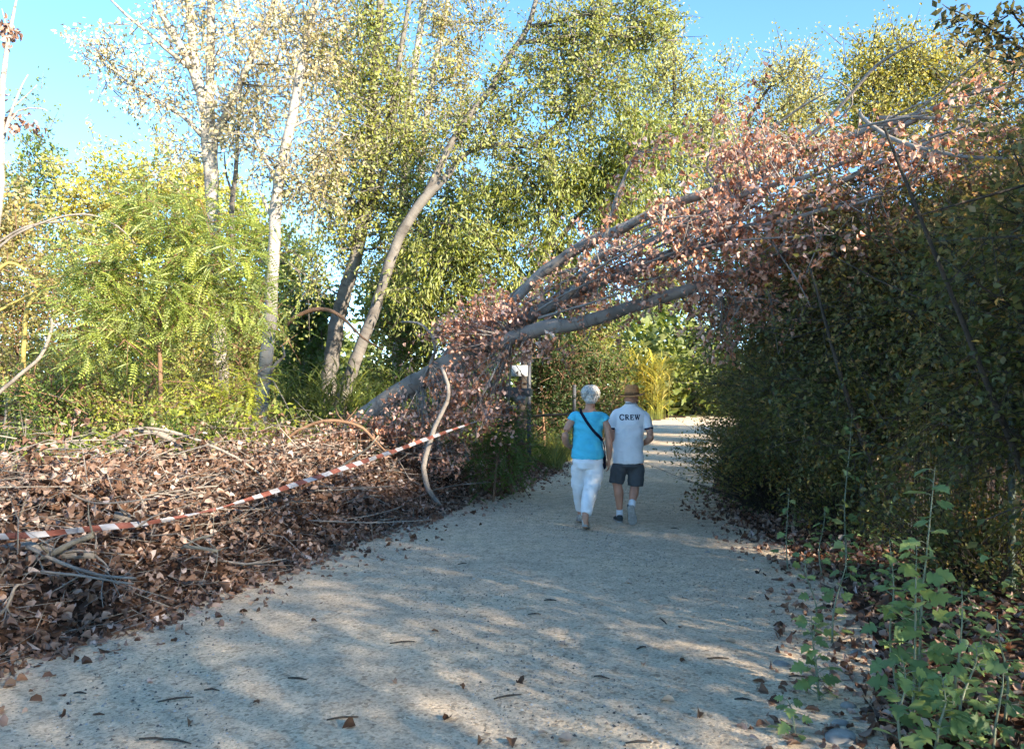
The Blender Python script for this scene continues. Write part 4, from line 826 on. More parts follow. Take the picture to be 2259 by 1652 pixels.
# ================================================================ dead branches of the brush pile
BR = [
    ('long grey branch arching over the left of the brush pile', [(252, 968), (275, 952), (330, 945), (400, 958), (470, 985), (530, 1015), (590, 1060), (640, 1110)], [8, 8, 8, 8, 7, 6, 5, 2], 8.6, 'bark_dead'),
    ('thick broken bough hanging from the arched grey branch', [(310, 948), (360, 960), (395, 985), (412, 1030), (425, 1075)], [14, 14, 13, 11, 8], 8.8, 'bark_dead'),
    ('tan bow-shaped branch arching at the foot of the fallen trunk', [(630, 970), (660, 948), (710, 930), (760, 930), (800, 945), (830, 975), (860, 1005)], [6, 7, 8, 8, 7, 6, 3], 9.5, 'bark_brown'),
    ('thin green-grey shoot rising right from the tape to the bow-shaped branch', [(745, 1035), (780, 1010), (815, 985), (835, 960)], [5, 5, 4, 3], 9.2, 'bark_moss'),
    ('thick mossy yellow branch lying below the tape at lower left', [(60, 1235), (110, 1222), (165, 1195), (205, 1180)], [16, 16, 14, 12], 5.35, 'bark_moss'),
    ('grey log under the mossy branch', [(-20, 1215), (60, 1205), (130, 1222), (210, 1225)], [22, 20, 18, 16], 5.45, 'bark_dead'),
    ('pale forked stick lying low across the leaves', [(60, 1205), (110, 1230), (170, 1255), (230, 1270), (300, 1275)], [10, 9, 8, 7, 5], 5.1, 'bark_dead'),
    ('straight thin stick parallel to the forked one', [(90, 1260), (180, 1270), (260, 1283), (295, 1287)], [6, 6, 5, 4], 5.0, 'bark_dead'),
    ('short cut grey branch end at the middle of the pile', [(255, 1135), (285, 1140), (320, 1128)], [22, 20, 14], 6.4, 'bark_dead'),
    ('long bare stick lying level above the tape', [(270, 1100), (360, 1088), (440, 1075), (480, 1072)], [6, 6, 5, 3], 7.0, 'bark_dead'),
    ('grey stick pointing at the path edge below the tape', [(405, 1205), (440, 1208), (480, 1215)], [8, 8, 7], 6.0, 'bark_moss'),
    ('crossing dark stick at the left top of the pile', [(70, 1085), (90, 1040), (130, 1000), (150, 985)], [5, 6, 5, 3], 7.6, 'bark_dead'),
    ('slender twisted stick at the left edge above the tape', [(-10, 1100), (60, 1105), (130, 1120), (180, 1140)], [8, 7, 6, 3], 6.4, 'bark_dead'),
    ('bent stick on the pile right of the thick broken bough', [(420, 1078), (385, 1120), (440, 1060), (500, 1040)], [6, 5, 5, 2], 8.0, 'bark_dead'),
    ('grey stick end at the lower left edge of the pile', [(-20, 1370), (15, 1340), (30, 1300), (40, 1290)], [9, 8, 7, 5], 4.7, 'bark_dead'),
    ('mossy stick leaning at lower left below the forked one', [(400, 1210), (430, 1190), (470, 1180)], [6, 6, 4], 6.0, 'bark_moss'),
]
for k, (lab, pts, w, Y, mk) in enumerate(BR):
    rg = np.random.default_rng(400 + k); W, r = limb_world(pts, Y, w); mb = MB(); mb.tube(W, r, 7, .06, .1, rg)
    for q in range(3):
        i0 = rg.integers(1, len(W)); s = W[i0]; e = s + unit(rg.normal(0, 1, 3) + [0, 0, .2]) * (.12 + .2 * rg.random()); mb.tube([s, (s + e) / 2 + rg.normal(0, .02, 3), e], [r[i0] * .45, r[i0] * .3, .002], 5, .08)
    tag(obj('dead_branch', mb.mesh('dead_branch', M[mk])), lab, 'branch', 'branches of the brush pile')
rng = np.random.default_rng(450)
def zone(x, y, names=('far left', 'left', 'centre', 'right')):
    return names[int(min(3, max(0, x // 565)))]
for k in range(56):
    Y = 4.3 + rng.random() ** 1.2 * 8; d = .35 + rng.random() * 2.6; X = Lx(Y) - d; z = float(hgt(X, Y)) + .04 + .22 * rng.random()
    an = rng.normal(0, .6) + (PI if rng.random() < .3 else 0); L_ = .4 + .9 * rng.random(); s = np.array([X, Y, z]); e = s + np.array([math.cos(an) * L_, math.sin(an) * L_ * .6, rng.normal(0, .13)])
    e[2] = max(e[2], float(hgt(e[0], e[1])) + .03)
    mb = MB(); r0 = .004 + .008 * rng.random(); m1 = (s + e) / 2 + rng.normal(0, .05, 3); mb.tube([s, m1, e], [r0, r0 * .8, r0 * .35], 5, .12, .1, rng)
    for q in range(2):
        e2 = m1 + unit(e - s) * .2 + rng.normal(0, .1, 3); mb.tube([m1, e2], [r0 * .5, .0015], 4, .12)
    tag(obj('dead_stick', mb.mesh('dead_stick', M[['bark_dead', 'bark_brown', 'bark_dead'][k % 3]])), '%s %s stick %s in leaf bank, %s' % ('long' if L_ > .85 else 'short', ['grey', 'brown', 'pale grey'][k % 3], 'lying' if z - float(hgt(X, Y)) < .15 else 'sticking up', ['nearest the camera', 'below the tape', 'behind the tape', 'near the trunk foot', 'beyond the bow branch'][int(min(4, max(0, (Y - 4.3) / 1.5)))]), 'stick', 'sticks in the leaf bank')
# ================================================================ barrier tape
def tape_mat():
    m, nt, N, L, b = new_mat('red_white_tape')
    at = N.new('ShaderNodeAttribute'); at.attribute_name = 'tubeco'; sx = N.new('ShaderNodeSeparateXYZ'); L.new(at.outputs['Vector'], sx.inputs[0])
    ad = N.new('ShaderNodeMath'); ad.operation = 'MULTIPLY_ADD'; L.new(sx.outputs[0], ad.inputs[0]); ad.inputs[1].default_value = .8; L.new(sx.outputs[2], ad.inputs[2])
    sc = N.new('ShaderNodeMath'); sc.operation = 'MULTIPLY'; sc.inputs[1].default_value = 1 / .25; L.new(ad.outputs[0], sc.inputs[0])
    fr_ = N.new('ShaderNodeMath'); fr_.operation = 'FRACT'; L.new(sc.outputs[0], fr_.inputs[0])
    r = ramp(N, [(0, (.25, .095, .075)), (.5, (.46, .46, .50))], 'CONSTANT'); L.new(fr_.outputs[0], r.inputs[0])
    L.new(r.outputs[0], b.inputs['Base Color']); b.inputs['Roughness'].default_value = .45; b.inputs['Specular IOR Level'].default_value = .3
    tr = N.new('ShaderNodeBsdfTranslucent'); L.new(r.outputs[0], tr.inputs['Color']); ms = N.new('ShaderNodeMixShader'); ms.inputs[0].default_value = .25
    L.new(b.outputs[0], ms.inputs[1]); L.new(tr.outputs[0], ms.inputs[2]); L.new(ms.outputs[0], N['Material Output'].inputs['Surface'])
    return m
M['tape'] = tape_mat()
tp = [(-60, 1184, 4.9, .9), (0, 1183, 5.1, .95), (90, 1178, 5.3, .9), (200, 1166, 5.6, .95), (300, 1156, 5.9, .8), (380, 1144, 6.2, .7), (440, 1131, 6.45, .25), (480, 1122, 6.6, .35), (540, 1104, 6.9, .8), (640, 1072, 7.5, .95), (760, 1032, 8.2, .95), (860, 998, 8.9, .9), (950, 965, 9.6, .85), (1030, 937, 10.2, .7), (1060, 926, 10.4, .35), (1110, 905, 10.75, .12), (1148, 884, 10.93, .12)]
W, wd = catmull([P(a, b, c) for a, b, c, d in tp], [d for *_, d in tp], .05)
L_ = np.concatenate([[0], np.cumsum(np.linalg.norm(np.diff(W, axis=0), axis=1))])
tilt = .45 * np.sin(L_ * 1.3) + .3 * np.sin(L_ * 3.1 + 1) + .12 * np.sin(L_ * 11); hw = .025
tdir = unit(np.gradient(W, axis=0)); side = unit(np.cross(tdir, [0, 0, 1.])); upv = np.cross(side, tdir)
A_ = (upv * np.cos(tilt)[:, None] + side * np.sin(tilt)[:, None]); n = len(W)
ks = np.linspace(-1, 1, 5); Vt = np.stack([W + A_ * (hw * wd * k)[:, None] + side * (.006 * np.sin(L_ * 9 + k * 2) + .02 * (1 - wd) * math.cos(k * 2))[:, None] for k in ks], 1)
Tt = np.stack([np.stack([np.full(n, hw * k), 0 * L_, L_], -1) for k in ks], 1)
i = (np.arange(n - 1)[:, None] * 5 + np.arange(4)[None]).ravel()
tape = empty('barrier_tape', P(0, 1183, 5.1), 'red and white striped barrier tape strung across the brush pile', 'barrier tape')
obj('strip', tri_mesh('strip', Vt.reshape(-1, 3), np.stack([i, i + 1, i + 6, i + 5], -1), M['tape'], tubeco=Tt.reshape(-1, 3), smooth=True), tape)
mb = MB(); c = P(466, 1125, 6.55); mb.tube([c + [-.03, 0, -.02], c, c + [.04, -.01, .012]], [.012, .022, .008], 8, .015, .2, np.random.default_rng(3)); o = obj('knot', mb.mesh('knot', M['tape']), tape)

# ================================================================ posts and sign
g = P(1167, 0, 15.5); s_ = empty('trail_sign', (g[0], 15.5, float(hgt(g[0], 15.5))), 'small white sign panel on a grey post behind the sawn stubs', 'sign')
mb = MB(); mb.tube([(g[0], 15.5, 0), (g[0], 15.5, P(0, 795, 15.5)[2])], [.042, .042], 12, 1.0); obj('post', mb.mesh('post', M['metal']), s_)
a = P(1128, 806, 15.45); b = P(1164, 830, 15.45); mb = MB(); mb.box(((a[0] + b[0]) / 2, 15.44, (a[2] + b[2]) / 2), ((b[0] - a[0]) / 2, .012, (a[2] - b[2]) / 2)); obj('panel', mb.mesh('panel', M['sign'], False), s_)
g = P(1267, 0, 17); pz = P(0, 852, 17)[2]
pp = empty('metal_post', (g[0], 17, 0), 'plain grey metal post standing just left of the woman', 'post')
mb = MB(); mb.tube([(g[0], 17, 0), (g[0], 17, pz)], [.04, .04], 12, 1.0); obj('shaft', mb.mesh('shaft', M['metal']), pp)
mb = MB(); mb.ellipses([(g[0], 17, pz - .01, .046, .046), (g[0], 17, pz + .015, .046, .046), (g[0], 17, pz + .03, .02, .02)], 12); obj('cap', mb.mesh('cap', M['metal']), pp)
mb = MB(); mb.tube([P(1150, 920, 14.5), P(1200, 916, 14.5), P(1262, 914, 14.7)], [.02, .024, .02], 8, .2, .1, np.random.default_rng(9)); tag(obj('wooden_rail', mb.mesh('wooden_rail', M['bark_brown'])), 'weathered horizontal wooden rail left of the woman', 'rail')

# ================================================================ poplar saplings at lower right
POP = single_leaf_meshes('leaf', [T_LOBE], M['poplar'], 5)
rng = np.random.default_rng(501)
SAP = [  # top x,y  base x,y  Y  leaves  size  label
    (2063, 1030, 2030, 1615, 3.62, 26, .105, 'tallest poplar sapling at lower right with pale green lobed leaves on a long bare tip'),
    (1962, 1190, 1988, 1600, 3.75, 22, .085, 'slim poplar sapling with a nodding silver tip left of the tallest one'),
    (2022, 1200, 2012, 1625, 3.6, 24, .10, 'broad-leaved poplar sapling close in front of the tallest one'),
    (2122, 1300, 2092, 1650, 3.45, 18, .085, 'poplar sapling right of the tallest one with a fork of small leaves at its tip'),
    (2152, 1418, 2125, 1690, 3.3, 24, .09, 'low bushy poplar sapling near the bottom right corner'),
    (1790, 1358, 1808, 1600, 3.95, 26, .075, 'bushy poplar sapling at the gravel edge, nearest to the path'),
    (1775, 1215, 1792, 1390, 4.95, 10, .075, 'small poplar sapling on the verge above the bushy one'),
    (1868, 1195, 1835, 1400, 4.9, 14, .075, 'leaning poplar sapling on the verge with a dark thin stem'),
    (1735, 1540, 1752, 1660, 3.55, 10, .07, 'tiny dark poplar shoot at the bottom edge beside the path'),
    (1988, 1445, 1995, 1690, 3.3, 16, .085, 'short poplar sapling with a white bud at its tip'),
    (2075, 1480, 2060, 1700, 3.25, 18, .08, 'yellow-green poplar shoot at the bottom in front of the broad-leaved one'),
    (2212, 1480, 2190, 1690, 3.25, 7, .06, 'nearly bare poplar stem at the right bottom edge'),
    (1880, 900, 1868, 1235, 6.7, 20, .10, 'tall thin poplar sapling in front of the dark hedge hollow'),
    (1742, 1080, 1738, 1240, 6.9, 10, .08, 'pale sapling with dry tip at the hedge foot'),
    (1820, 1120, 1815, 1250, 6.6, 12, .09, 'short sapling between the pale one and the tall thin one'),
    (2200, 1350, 2215, 1640, 3.5, 18, .08, 'dark poplar sapling at the right edge behind the bare stem'),
]
for k, (tx, ty, bx, by, Y, nl, ls, lab) in enumerate(SAP):
    T = P(tx, ty, Y); B = P(bx, by, Y); B[2] = float(hgt(B[0], B[1])) - .02
    root = empty('poplar_sapling', B, lab, 'sapling', 'poplar saplings on the right verge')
    mid1 = B + (T - B) * .4 + rng.normal(0, .02, 3); mid2 = B + (T - B) * .75 + rng.normal(0, .015, 3); mb = MB()
    st = [B, mid1, mid2, T]; mb.tube(st, [.007, .0055, .0035, .0015], 6, .06, .03, rng)
    cv, _ = catmull(st, [1, 1, 1, 1], .02)
    for q in range(nl):
        t = .12 + .88 * (q + .6 * rng.random()) / nl; a = q * 2.4 + rng.normal(0, .3); s0 = cv[min(len(cv) - 1, int(t * (len(cv) - 1)))]
        dr = np.array([math.cos(a), math.sin(a), .35]); pl = (.03 + .05 * rng.random()) * (1.15 - .6 * t); e = s0 + unit(dr) * pl
        mb.tube([s0, (s0 + e) / 2 + [0, 0, .004], e], [.0022, .002, .0015], 4, .05)
        place_leaf('leaf', POP[rng.integers(5)], e, np.array([dr[0], dr[1], rng.normal(-.2, .35)]), unit(np.array([rng.normal(0, .45), rng.normal(-.35, .45), 1.0])), ls * (1.15 - .45 * t) * (.8 + .4 * rng.random()), root)
    obj('stem', mb.mesh('stem', M['stem_green']), root)
# low leaves filling the verge at the bottom right
n = 1300; Yv = 3.0 + rng.random(n) ** 1.5 * 5; X = Rx(Yv) + .45 + rng.random(n) * 1.3; z = hgt(X, Yv) + .03 + .5 * rng.random(n) ** 2 * sm((X - Rx(Yv) - .3) / .8)
g = obj('verge_seedlings', leaf_mesh('verge_seedlings', np.stack([X, Yv, z], -1), rng.normal(0, 1, (n, 3)) * [1, 1, .3], rng.normal(0, .35, (n, 3)) + [0, 0, 1], .026 + .034 * rng.random(n), rng.random(n) * .6, T_ROUND, M['poplar']))
tag(g, 'low dark green seedlings crowding the right verge under the hedge', 'seedlings', kind='stuff')

# ================================================================ loose things on the path
for k, (x, y) in enumerate([(1188, 1630), (1459, 1555), (952, 1403), (783, 1609), (1062, 1641), (1544, 1580), (1691, 1509), (1687, 1602), (1517, 1467), (35, 1520), (1020, 1530), (1150, 1520), (700, 1380), (1260, 1645), (1420, 1470), (1130, 1640), (870, 1520), (1380, 1290), (560, 1560), (1240, 1430), (420, 1600), (1600, 1420), (1650, 1330), (980, 1600), (1500, 1390)]):
    gx, gy = G(x, y); a = rng.random() * 6.28
    o = place_leaf('fallen_leaf', DRY1[rng.integers(6)], (gx, gy, float(hgt(gx, gy)) + .026), np.array([math.cos(a), math.sin(a), .05]), np.array([rng.normal(0, .2), rng.normal(0, .2), 1.]), [.048, .07][k % 2]); o.color = (.9, .9, .8, 1)
    tag(o, '%s dry leaf on the gravel, %s' % (['small', 'larger'][int(k % 2)], ['at the left bottom', 'left of centre', 'right of centre', 'toward the right verge'][int(min(3, x // 565))] + (' near the bottom edge' if y > 1590 else ' slightly up the path' if y > 1500 else ' farther up the path' if y > 1400 else ' toward the couple')), 'leaf', 'single leaves on the gravel')
for k, (x, y) in enumerate([(348, 1554), (307, 1639), (635, 1506), (163, 1534), (1405, 1437), (1165, 1362), (1740, 1500), (1090, 1552), (1470, 1380), (1480, 1170), (450, 1530), (355, 1640), (1560, 1460), (1010, 1250), (1200, 1330), (1380, 1650), (860, 1430), (1310, 1500), (1620, 1550), (720, 1600)]):
    gx, gy = G(x, y); a = rng.normal(0, .5); L_ = .06 + .12 * rng.random(); z = float(hgt(gx, gy)) + .024; mb = MB()
    mb.tube([(gx, gy, z), (gx + L_ * .5 * math.cos(a), gy + L_ * .5 * math.sin(a) + .006, z + .004), (gx + L_ * math.cos(a), gy + L_ * math.sin(a), z)], [.004, .006, .003], 5, .03, .1, rng)
    tag(obj('fallen_twig', mb.mesh('fallen_twig', M['bark_dark'])), 'dark twig on the gravel, %s' % (['at the left', 'left of centre', 'right of centre', 'toward the right verge'][int(min(3, x // 565))] + (' near the bottom edge' if y > 1590 else ' slightly up the path' if y > 1500 else ' farther up the path' if y > 1380 else ' toward the couple')), 'twig', 'twigs on the gravel')
for k, (x, y, r, lab) in enumerate([(1858, 1645, .055, 'large rounded pale stone at the bottom edge below the saplings'), (1855, 1608, .035, 'grey stone behind the large rounded one'), (1725, 1470, .04, 'flat bluish stone at the right gravel edge'), (1890, 1445, .03, 'small grey stone among the litter left of the slim sapling'), (1560, 1220, .03, 'small pale stone by the right litter strip'), (1870, 1570, .03, 'small white stone under the bushy sapling')]):
    gx, gy = G(x, y); rg = np.random.default_rng(k + 40); mb = MB(); c = (gx, gy, float(hgt(gx, gy)) + r * .35); mb.ball(c, (r * 1.3, r, r * .6), 8)
    mb.V[0] = mb.V[0] + np.array([mnoise.noise_vector(Vector(v) * 14) for v in mb.V[0]]) * r * .35
    tag(obj('stone', mb.mesh('stone', M['stone'])), lab, 'stone', 'stones by the path edge')
# ================================================================ the couple
def cloth(name, col, rough=.85, var=.06, bump=.35, scale=9, fine=260):
    m, nt, N, L, b = new_mat(name); tc = N.new('ShaderNodeTexCoord')
    n = N.new('ShaderNodeTexNoise'); n.inputs['Scale'].default_value = scale; n.inputs['Detail'].default_value = 3; n.inputs['Distortion'].default_value = 1.2; L.new(tc.outputs['Object'], n.inputs['Vector'])
    r = ramp(N, [(.3, tuple(c * (1 - var) for c in col)), (.7, tuple(min(1, c * (1 + var)) for c in col))]); L.new(n.outputs['Fac'], r.inputs[0]); L.new(r.outputs[0], b.inputs['Base Color'])
    b.inputs['Roughness'].default_value = rough; b.inputs['Specular IOR Level'].default_value = .15
    w = N.new('ShaderNodeTexNoise'); w.inputs['Scale'].default_value = fine; L.new(tc.outputs['Object'], w.inputs['Vector'])
    bp = N.new('ShaderNodeBump'); bp.inputs['Strength'].default_value = bump; bp.inputs['Distance'].default_value = .02; L.new(n.outputs['Fac'], bp.inputs['Height'])
    b2 = N.new('ShaderNodeBump'); b2.inputs['Strength'].default_value = .25; b2.inputs['Distance'].default_value = .001; L.new(w.outputs['Fac'], b2.inputs['Height']); L.new(bp.outputs[0], b2.inputs['Normal']); L.new(b2.outputs[0], b.inputs['Normal'])
    return m
M['skin'] = plain('skin', (.50, .25, .165), .55, .35, .1, 14)
M['turq'] = cloth('turquoise_jersey', (.085, .50, .68))
M['linen'] = cloth('white_linen', (.78, .78, .80), .9, .05, .6, 7)
M['polo'] = cloth('white_pique', (.80, .80, .83), .9, .04, .35, 7)
M['navy'] = cloth('navy_cloth', (.012, .014, .035))
M['short'] = cloth('grey_shorts', (.075, .08, .088), .9, .1, .4)
M['hair'] = cloth('silver_hair', (.46, .45, .43), .5, .45, .6, 38, 160)
M['straw'] = cloth('brown_straw', (.54, .225, .085), .7, .25, .4, 30)
M['band'] = cloth('hat_band', (.16, .085, .04))
M['sock'] = cloth('white_sock', (.68, .70, .74))
M['shoe'] = cloth('dark_shoe', (.05, .055, .06), .7)
M['shoe2'] = cloth('beige_shoe', (.42, .38, .34), .7, .3, .3, 30)
M['sole'] = plain('pale_rubber_sole', (.32, .31, .30), .8, .2, .2, 40, .5, .004, 60)
M['eye'] = plain('eye', (.7, .7, .7), .3, .5); M['lip'] = plain('lip', (.42, .16, .13), .5, .3)
def solid(name, mb, mat, parent, voxel=.008, smooth=4, wrinkle=0.0, wscale=(9, 9, 14), seed=0, lift=None):
    me = mb.mesh('t', None, False); o = bpy.data.objects.new('t', me); C.objects.link(o)
    md = o.modifiers.new('r', 'REMESH'); md.mode = 'VOXEL'; md.voxel_size = voxel
    ms = o.modifiers.new('s', 'SMOOTH'); ms.iterations = smooth; ms.factor = .5
    dg = bpy.context.evaluated_depsgraph_get(); ev = o.evaluated_get(dg); out = bpy.data.meshes.new_from_object(ev)
    bpy.data.objects.remove(o)
    out.name = name; n = len(out.vertices); co = np.empty(n * 3, np.float32); out.vertices.foreach_get('co', co); co = co.reshape(-1, 3)
    if wrinkle:
        nn = np.empty(n * 3, np.float32); out.vertices.foreach_get('normal', nn); nn = nn.reshape(-1, 3); ws = Vector(wscale)
        dsp = np.array([mnoise.noise(Vector((c[0] * ws[0] + seed + .8 * math.sin(c[2] * 9), c[1] * ws[1], c[2] * ws[2] + c[0] * 5))) + .5 * abs(mnoise.noise(Vector((c[0] * 16 + c[2] * 8, c[1] * 16 + seed, c[2] * 26)))) for c in co])
        co = co + nn * (dsp * wrinkle)[:, None]
    out.vertices.foreach_set('co', co.ravel()); out.polygons.foreach_set('use_smooth', np.ones(len(out.polygons), bool))
    out.materials.clear(); out.materials.append(mat); out.update()
    return obj(name, out, parent)
def hand(mb, wrist, palm_end, side, curl=.5, thumb=(0, 1, 0)):
    """palm and five bent fingers; side = across-the-palm unit vector"""
    w = np.array(wrist, float); p = np.array(palm_end, float); d = unit(p - w); sv = unit(np.array(side, float)); fw = np.cross(d, sv); fw = fw if np.dot(fw, thumb) >= 0 else -fw
    mb.tube([w, (w + p) / 2, p], [.024, .031, .030], 10, .02, flat=.6)
    for k, ln in enumerate((.066, .074, .07, .056)):
        b = p + sv * (-.024 + .016 * k); m1 = b + d * ln * .5 + fw * ln * .15 * curl; m2 = m1 + unit(d * (1 - curl * .6) + fw * curl) * ln * .35; e = m2 + unit(d * (1 - curl) + fw * curl * 1.2) * ln * .25
        mb.tube([b - d * .01, m1, m2, e], [.0085, .008, .0075, .006], 7, .012)
    tb = w + (p - w) * .35 + np.array(thumb) * .018; mb.tube([tb, tb + unit(d + 1.2 * np.array(thumb)) * .035, tb + unit(d + .8 * np.array(thumb)) * .035 + d * .028], [.012, .010, .007], 7, .012)
def head(mb, c, w=.074, turn=0.0):
    cx, cy, cz = c; ct, st = math.cos(turn), math.sin(turn)
    f = lambda x, y, z: (cx + x * ct + y * st, cy - x * st + y * ct, cz + z)
    mb.ellipses([(cx, cy + .012, cz - .115, .03, .035), (cx, cy + .018, cz - .10, .048, .06), (cx, cy + .012, cz - .06, .062, .082), (cx, cy + .004, cz, w, .095), (cx, cy - .004, cz + .05, w, .097), (cx, cy - .006, cz + .09, .056, .075), (cx, cy - .006, cz + .112, .025, .035)], 20)
    mb.ball(f(0, .098, -.02), (.011, .016, .018), 8); mb.ball(f(0, .102, -.032), (.015, .012, .01), 8); mb.ball(f(0, .088, -.062), (.022, .012, .012), 8); mb.ball(f(0, .085, -.098), (.022, .016, .016), 8); mb.ball(f(0, .085, .022), (.045, .014, .012), 8)
    for s in (-1, 1): mb.ball(f(s * (w + .004), -.008, -.012), (.010, .018, .03), 8); mb.ball(f(s * .035, .075, -.03), (.018, .016, .016), 8)
def face_bits(parent, c, turn=0.0):
    cx, cy, cz = c; ct, st = math.cos(turn), math.sin(turn)
    f = lambda x, y, z: (cx + x * ct + y * st, cy - x * st + y * ct, cz + z)
    for s in (-1, 1):
        mb = MB(); mb.ball(f(s * .031, .085, .002), (.012, .008, .008), 8); obj('eye', mb.mesh('eye', M['eye']), parent)
    mb = MB(); mb.ball(f(0, .098, -.062), (.022, .006, .007), 8); obj('mouth', mb.mesh('mouth', M['lip']), parent)
def shoe(parent, heel, toe, up, upper, sole, L=.27, W=.048, name='shoe'):
    heel = np.array(heel, float); d = unit(np.array(toe, float) - heel); u = unit(np.array(up, float) - d * np.dot(up, d)); s = np.cross(d, u)
    def rows(tb):
        Q = []
        for t, w, h in tb:
            a = np.arange(16) / 16 * 2 * PI; c = heel + d * L * t
            Q.append([c + s * w * W * math.copysign(abs(math.cos(q)) ** .7, math.cos(q)) + u * (h[0] + (h[1] - h[0]) * (.5 + .5 * math.copysign(abs(math.sin(q)) ** .7, math.sin(q)))) for q in a])
        m = MB(); m.rings(np.array(Q)); return m
    um = rows([(0, .45, (.02, .085)), (.05, .68, (.015, .095)), (.15, .72, (.015, .10)), (.3, .72, (.015, .095)), (.5, .85, (.015, .075)), (.7, .98, (.015, .058)), (.88, .8, (.015, .045)), (.98, .35, (.018, .035))])
    o = obj(name, um.mesh('shoe', upper), parent)
    sm_ = rows([(-.02, .45, (0, .022)), (.04, .76, (0, .024)), (.2, .78, (.0, .022)), (.45, .8, (.0, .02)), (.7, 1.06, (0, .02)), (.9, .85, (.002, .02)), (1.01, .35, (.006, .02))])
    obj('sole', sm_.mesh('sole', sole), o)
    return o
def to_world(root, at_):
    root.location = at_
# ---------- woman
wx = P((1850 + 430 / 3.06) * .6512, 0, 9.1)[0]; WB = (float(wx), 9.1, float(hgt(wx, 9.1)) + .012)
def person(label):
    o = empty('person', (0, 0, 0), label, 'person', 'couple walking on the path'); return o
wo = person('woman with short white hair, turquoise top and white trousers walking away on the left')
HW = (.033, .01, 1.515)
mb = MB(); head(mb, HW, turn=.5)
mb.tube([(.022, -.012, 1.29), (.027, -.008, 1.38), (.032, 0, 1.47)], [.062, .054, .055], 14, .03)
mb.ellipses([(.012, 0, .74, .16, .12), (.0, 0, .9, .165, .12), (.005, 0, 1.1, .155, .11), (.01, 0, 1.25, .155, .09), (.012, -.005, 1.31, .135, .07), (.015, -.005, 1.345, .10, .065), (.02, -.005, 1.37, .06, .055)], 24)
la = [(-.135, -.005, 1.27), (-.215, -.02, 1.19), (-.262, -.045, 1.06), (-.245, .05, .985), (-.215, .15, .935)]
mb.tube(la, [.04, .046, .042, .04, .026], 12, .03); hand(mb, la[-1], (-.195, .225, .92), (0, .2, 1), .7, (1, .1, 0))
ra = [(.158, -.005, 1.265), (.222, -.02, 1.16), (.243, -.035, 1.0), (.25, -.005, .90), (.252, .03, .79)]
mb.tube(ra, [.04, .047, .043, .039, .026], 12, .03); hand(mb, ra[-1], (.25, .05, .705), (0.35, 1, 0), .45, (-.5, .6, 0))
mb.tube([(-.041, -.20, .24), (-.048, -.235, .10), (-.05, -.22, .055)], [.042, .034, .036], 10, .03); mb.tube([(-.055, .26, .24), (-.055, .30, .10)], [.04, .036], 10, .03)
mb.tube([(.08, 0, .8), (.03, -.03, .43), (-.041, -.20, .24)], [.09, .065, .045], 10, .05); mb.tube([(-.08, 0, .8), (-.08, .13, .43), (-.055, .26, .24)], [.09, .065, .045], 10, .05)
body = solid('body', mb, M['skin'], wo, .0075, 3); face_bits(wo, HW, .5)
mb = MB(); hx, hy, hz = HW; mb.ellipses([(hx, hy - .05, hz - .085, .05, .045), (hx, hy - .042, hz - .05, .075, .062), (hx, hy - .03, hz - .01, .09, .082), (hx, hy - .02, hz + .04, .096, .098), (hx, hy - .012, hz + .08, .08, .09), (hx, hy - .01, hz + .11, .048, .058), (hx, hy - .01, hz + .12, .02, .02)], 24)
for s in (-1, 1): mb.ball((hx + s * .075, hy + .015, hz + .01), (.03, .05, .05), 8)
rh = np.random.default_rng(88)
for k in range(260):
    th = rh.random() * 2 * PI; e0 = 1.45 - 1.1 * rh.random() ** .8; ln = .45 + .5 * rh.random(); pts = []
    if math.sin(th) > .5 and e0 < .7: continue
    for q in range(4):
        e = e0 - ln * q / 3; t2 = th + .25 * q / 3 * rh.normal(); f = 1.0 + .05 * (q == 3) + .03 * rh.random()
        pts.append((hx + .101 * f * math.cos(e) * math.cos(t2), hy - .02 + .102 * f * math.cos(e) * math.sin(t2), hz + .035 + .092 * f * math.sin(e) - (.02 if e < -.3 else 0)))
    mb.tube(pts, [.009, .013, .010, .003], 5, .03)
me_h = mb.mesh('hair', M['hair']); obj('hair', me_h, wo)
mb = MB(); mb.ellipses([(.0, 0, .795, .184, .138), (0, 0, .82, .187, .14), (0, 0, .9, .180, .138), (.002, 0, 1.0, .168, .128), (.005, 0, 1.1, .166, .122), (.01, 0, 1.2, .174, .118), (.012, -.003, 1.28, .186, .102), (.014, -.005, 1.322, .172, .083), (.014, -.005, 1.338, .15, .07)], 32)
for s in (-1, 1): mb.tube([(.012 + s * .12, -.004, 1.30), (.012 + s * .17, -.006, 1.28), (.012 + s * .198, -.01, 1.235)], [.04, .05, .056], 12, .02)
wtop = solid('top', mb, M['turq'], wo, .0075, 3, .012, (7, 7, 17), 5)
mb = MB(); mb.ellipses([(0, 0, .88, .15, .115), (0, 0, .82, .162, .122), (0, -.006, .76, .178, .138), (0, -.004, .69, .165, .125)], 28)
mb.tube([(.07, -.005, .73), (.072, -.025, .62), (.03, -.045, .42), (-.02, -.15, .27), (-.042, -.21, .185)], [.105, .104, .086, .068, .062], 16, .04)
mb.tube([(-.075, .0, .73), (-.092, .06, .62), (-.090, .13, .43), (-.075, .22, .28), (-.06, .28, .19)], [.10, .095, .076, .064, .058], 16, .04)
solid('trousers', mb, M['linen'], wo, .008, 3, .016, (8, 8, 13), 9)
shoe(wo, (-.06, -.27, .055), (-.01, -.05, .0), (0, .25, 1), M['shoe2'], M['sole'], .245, .046); shoe(wo, (-.055, .25, .035), (-.05, .5, .0), (0, .15, 1), M['shoe2'], M['sole'], .245, .046)
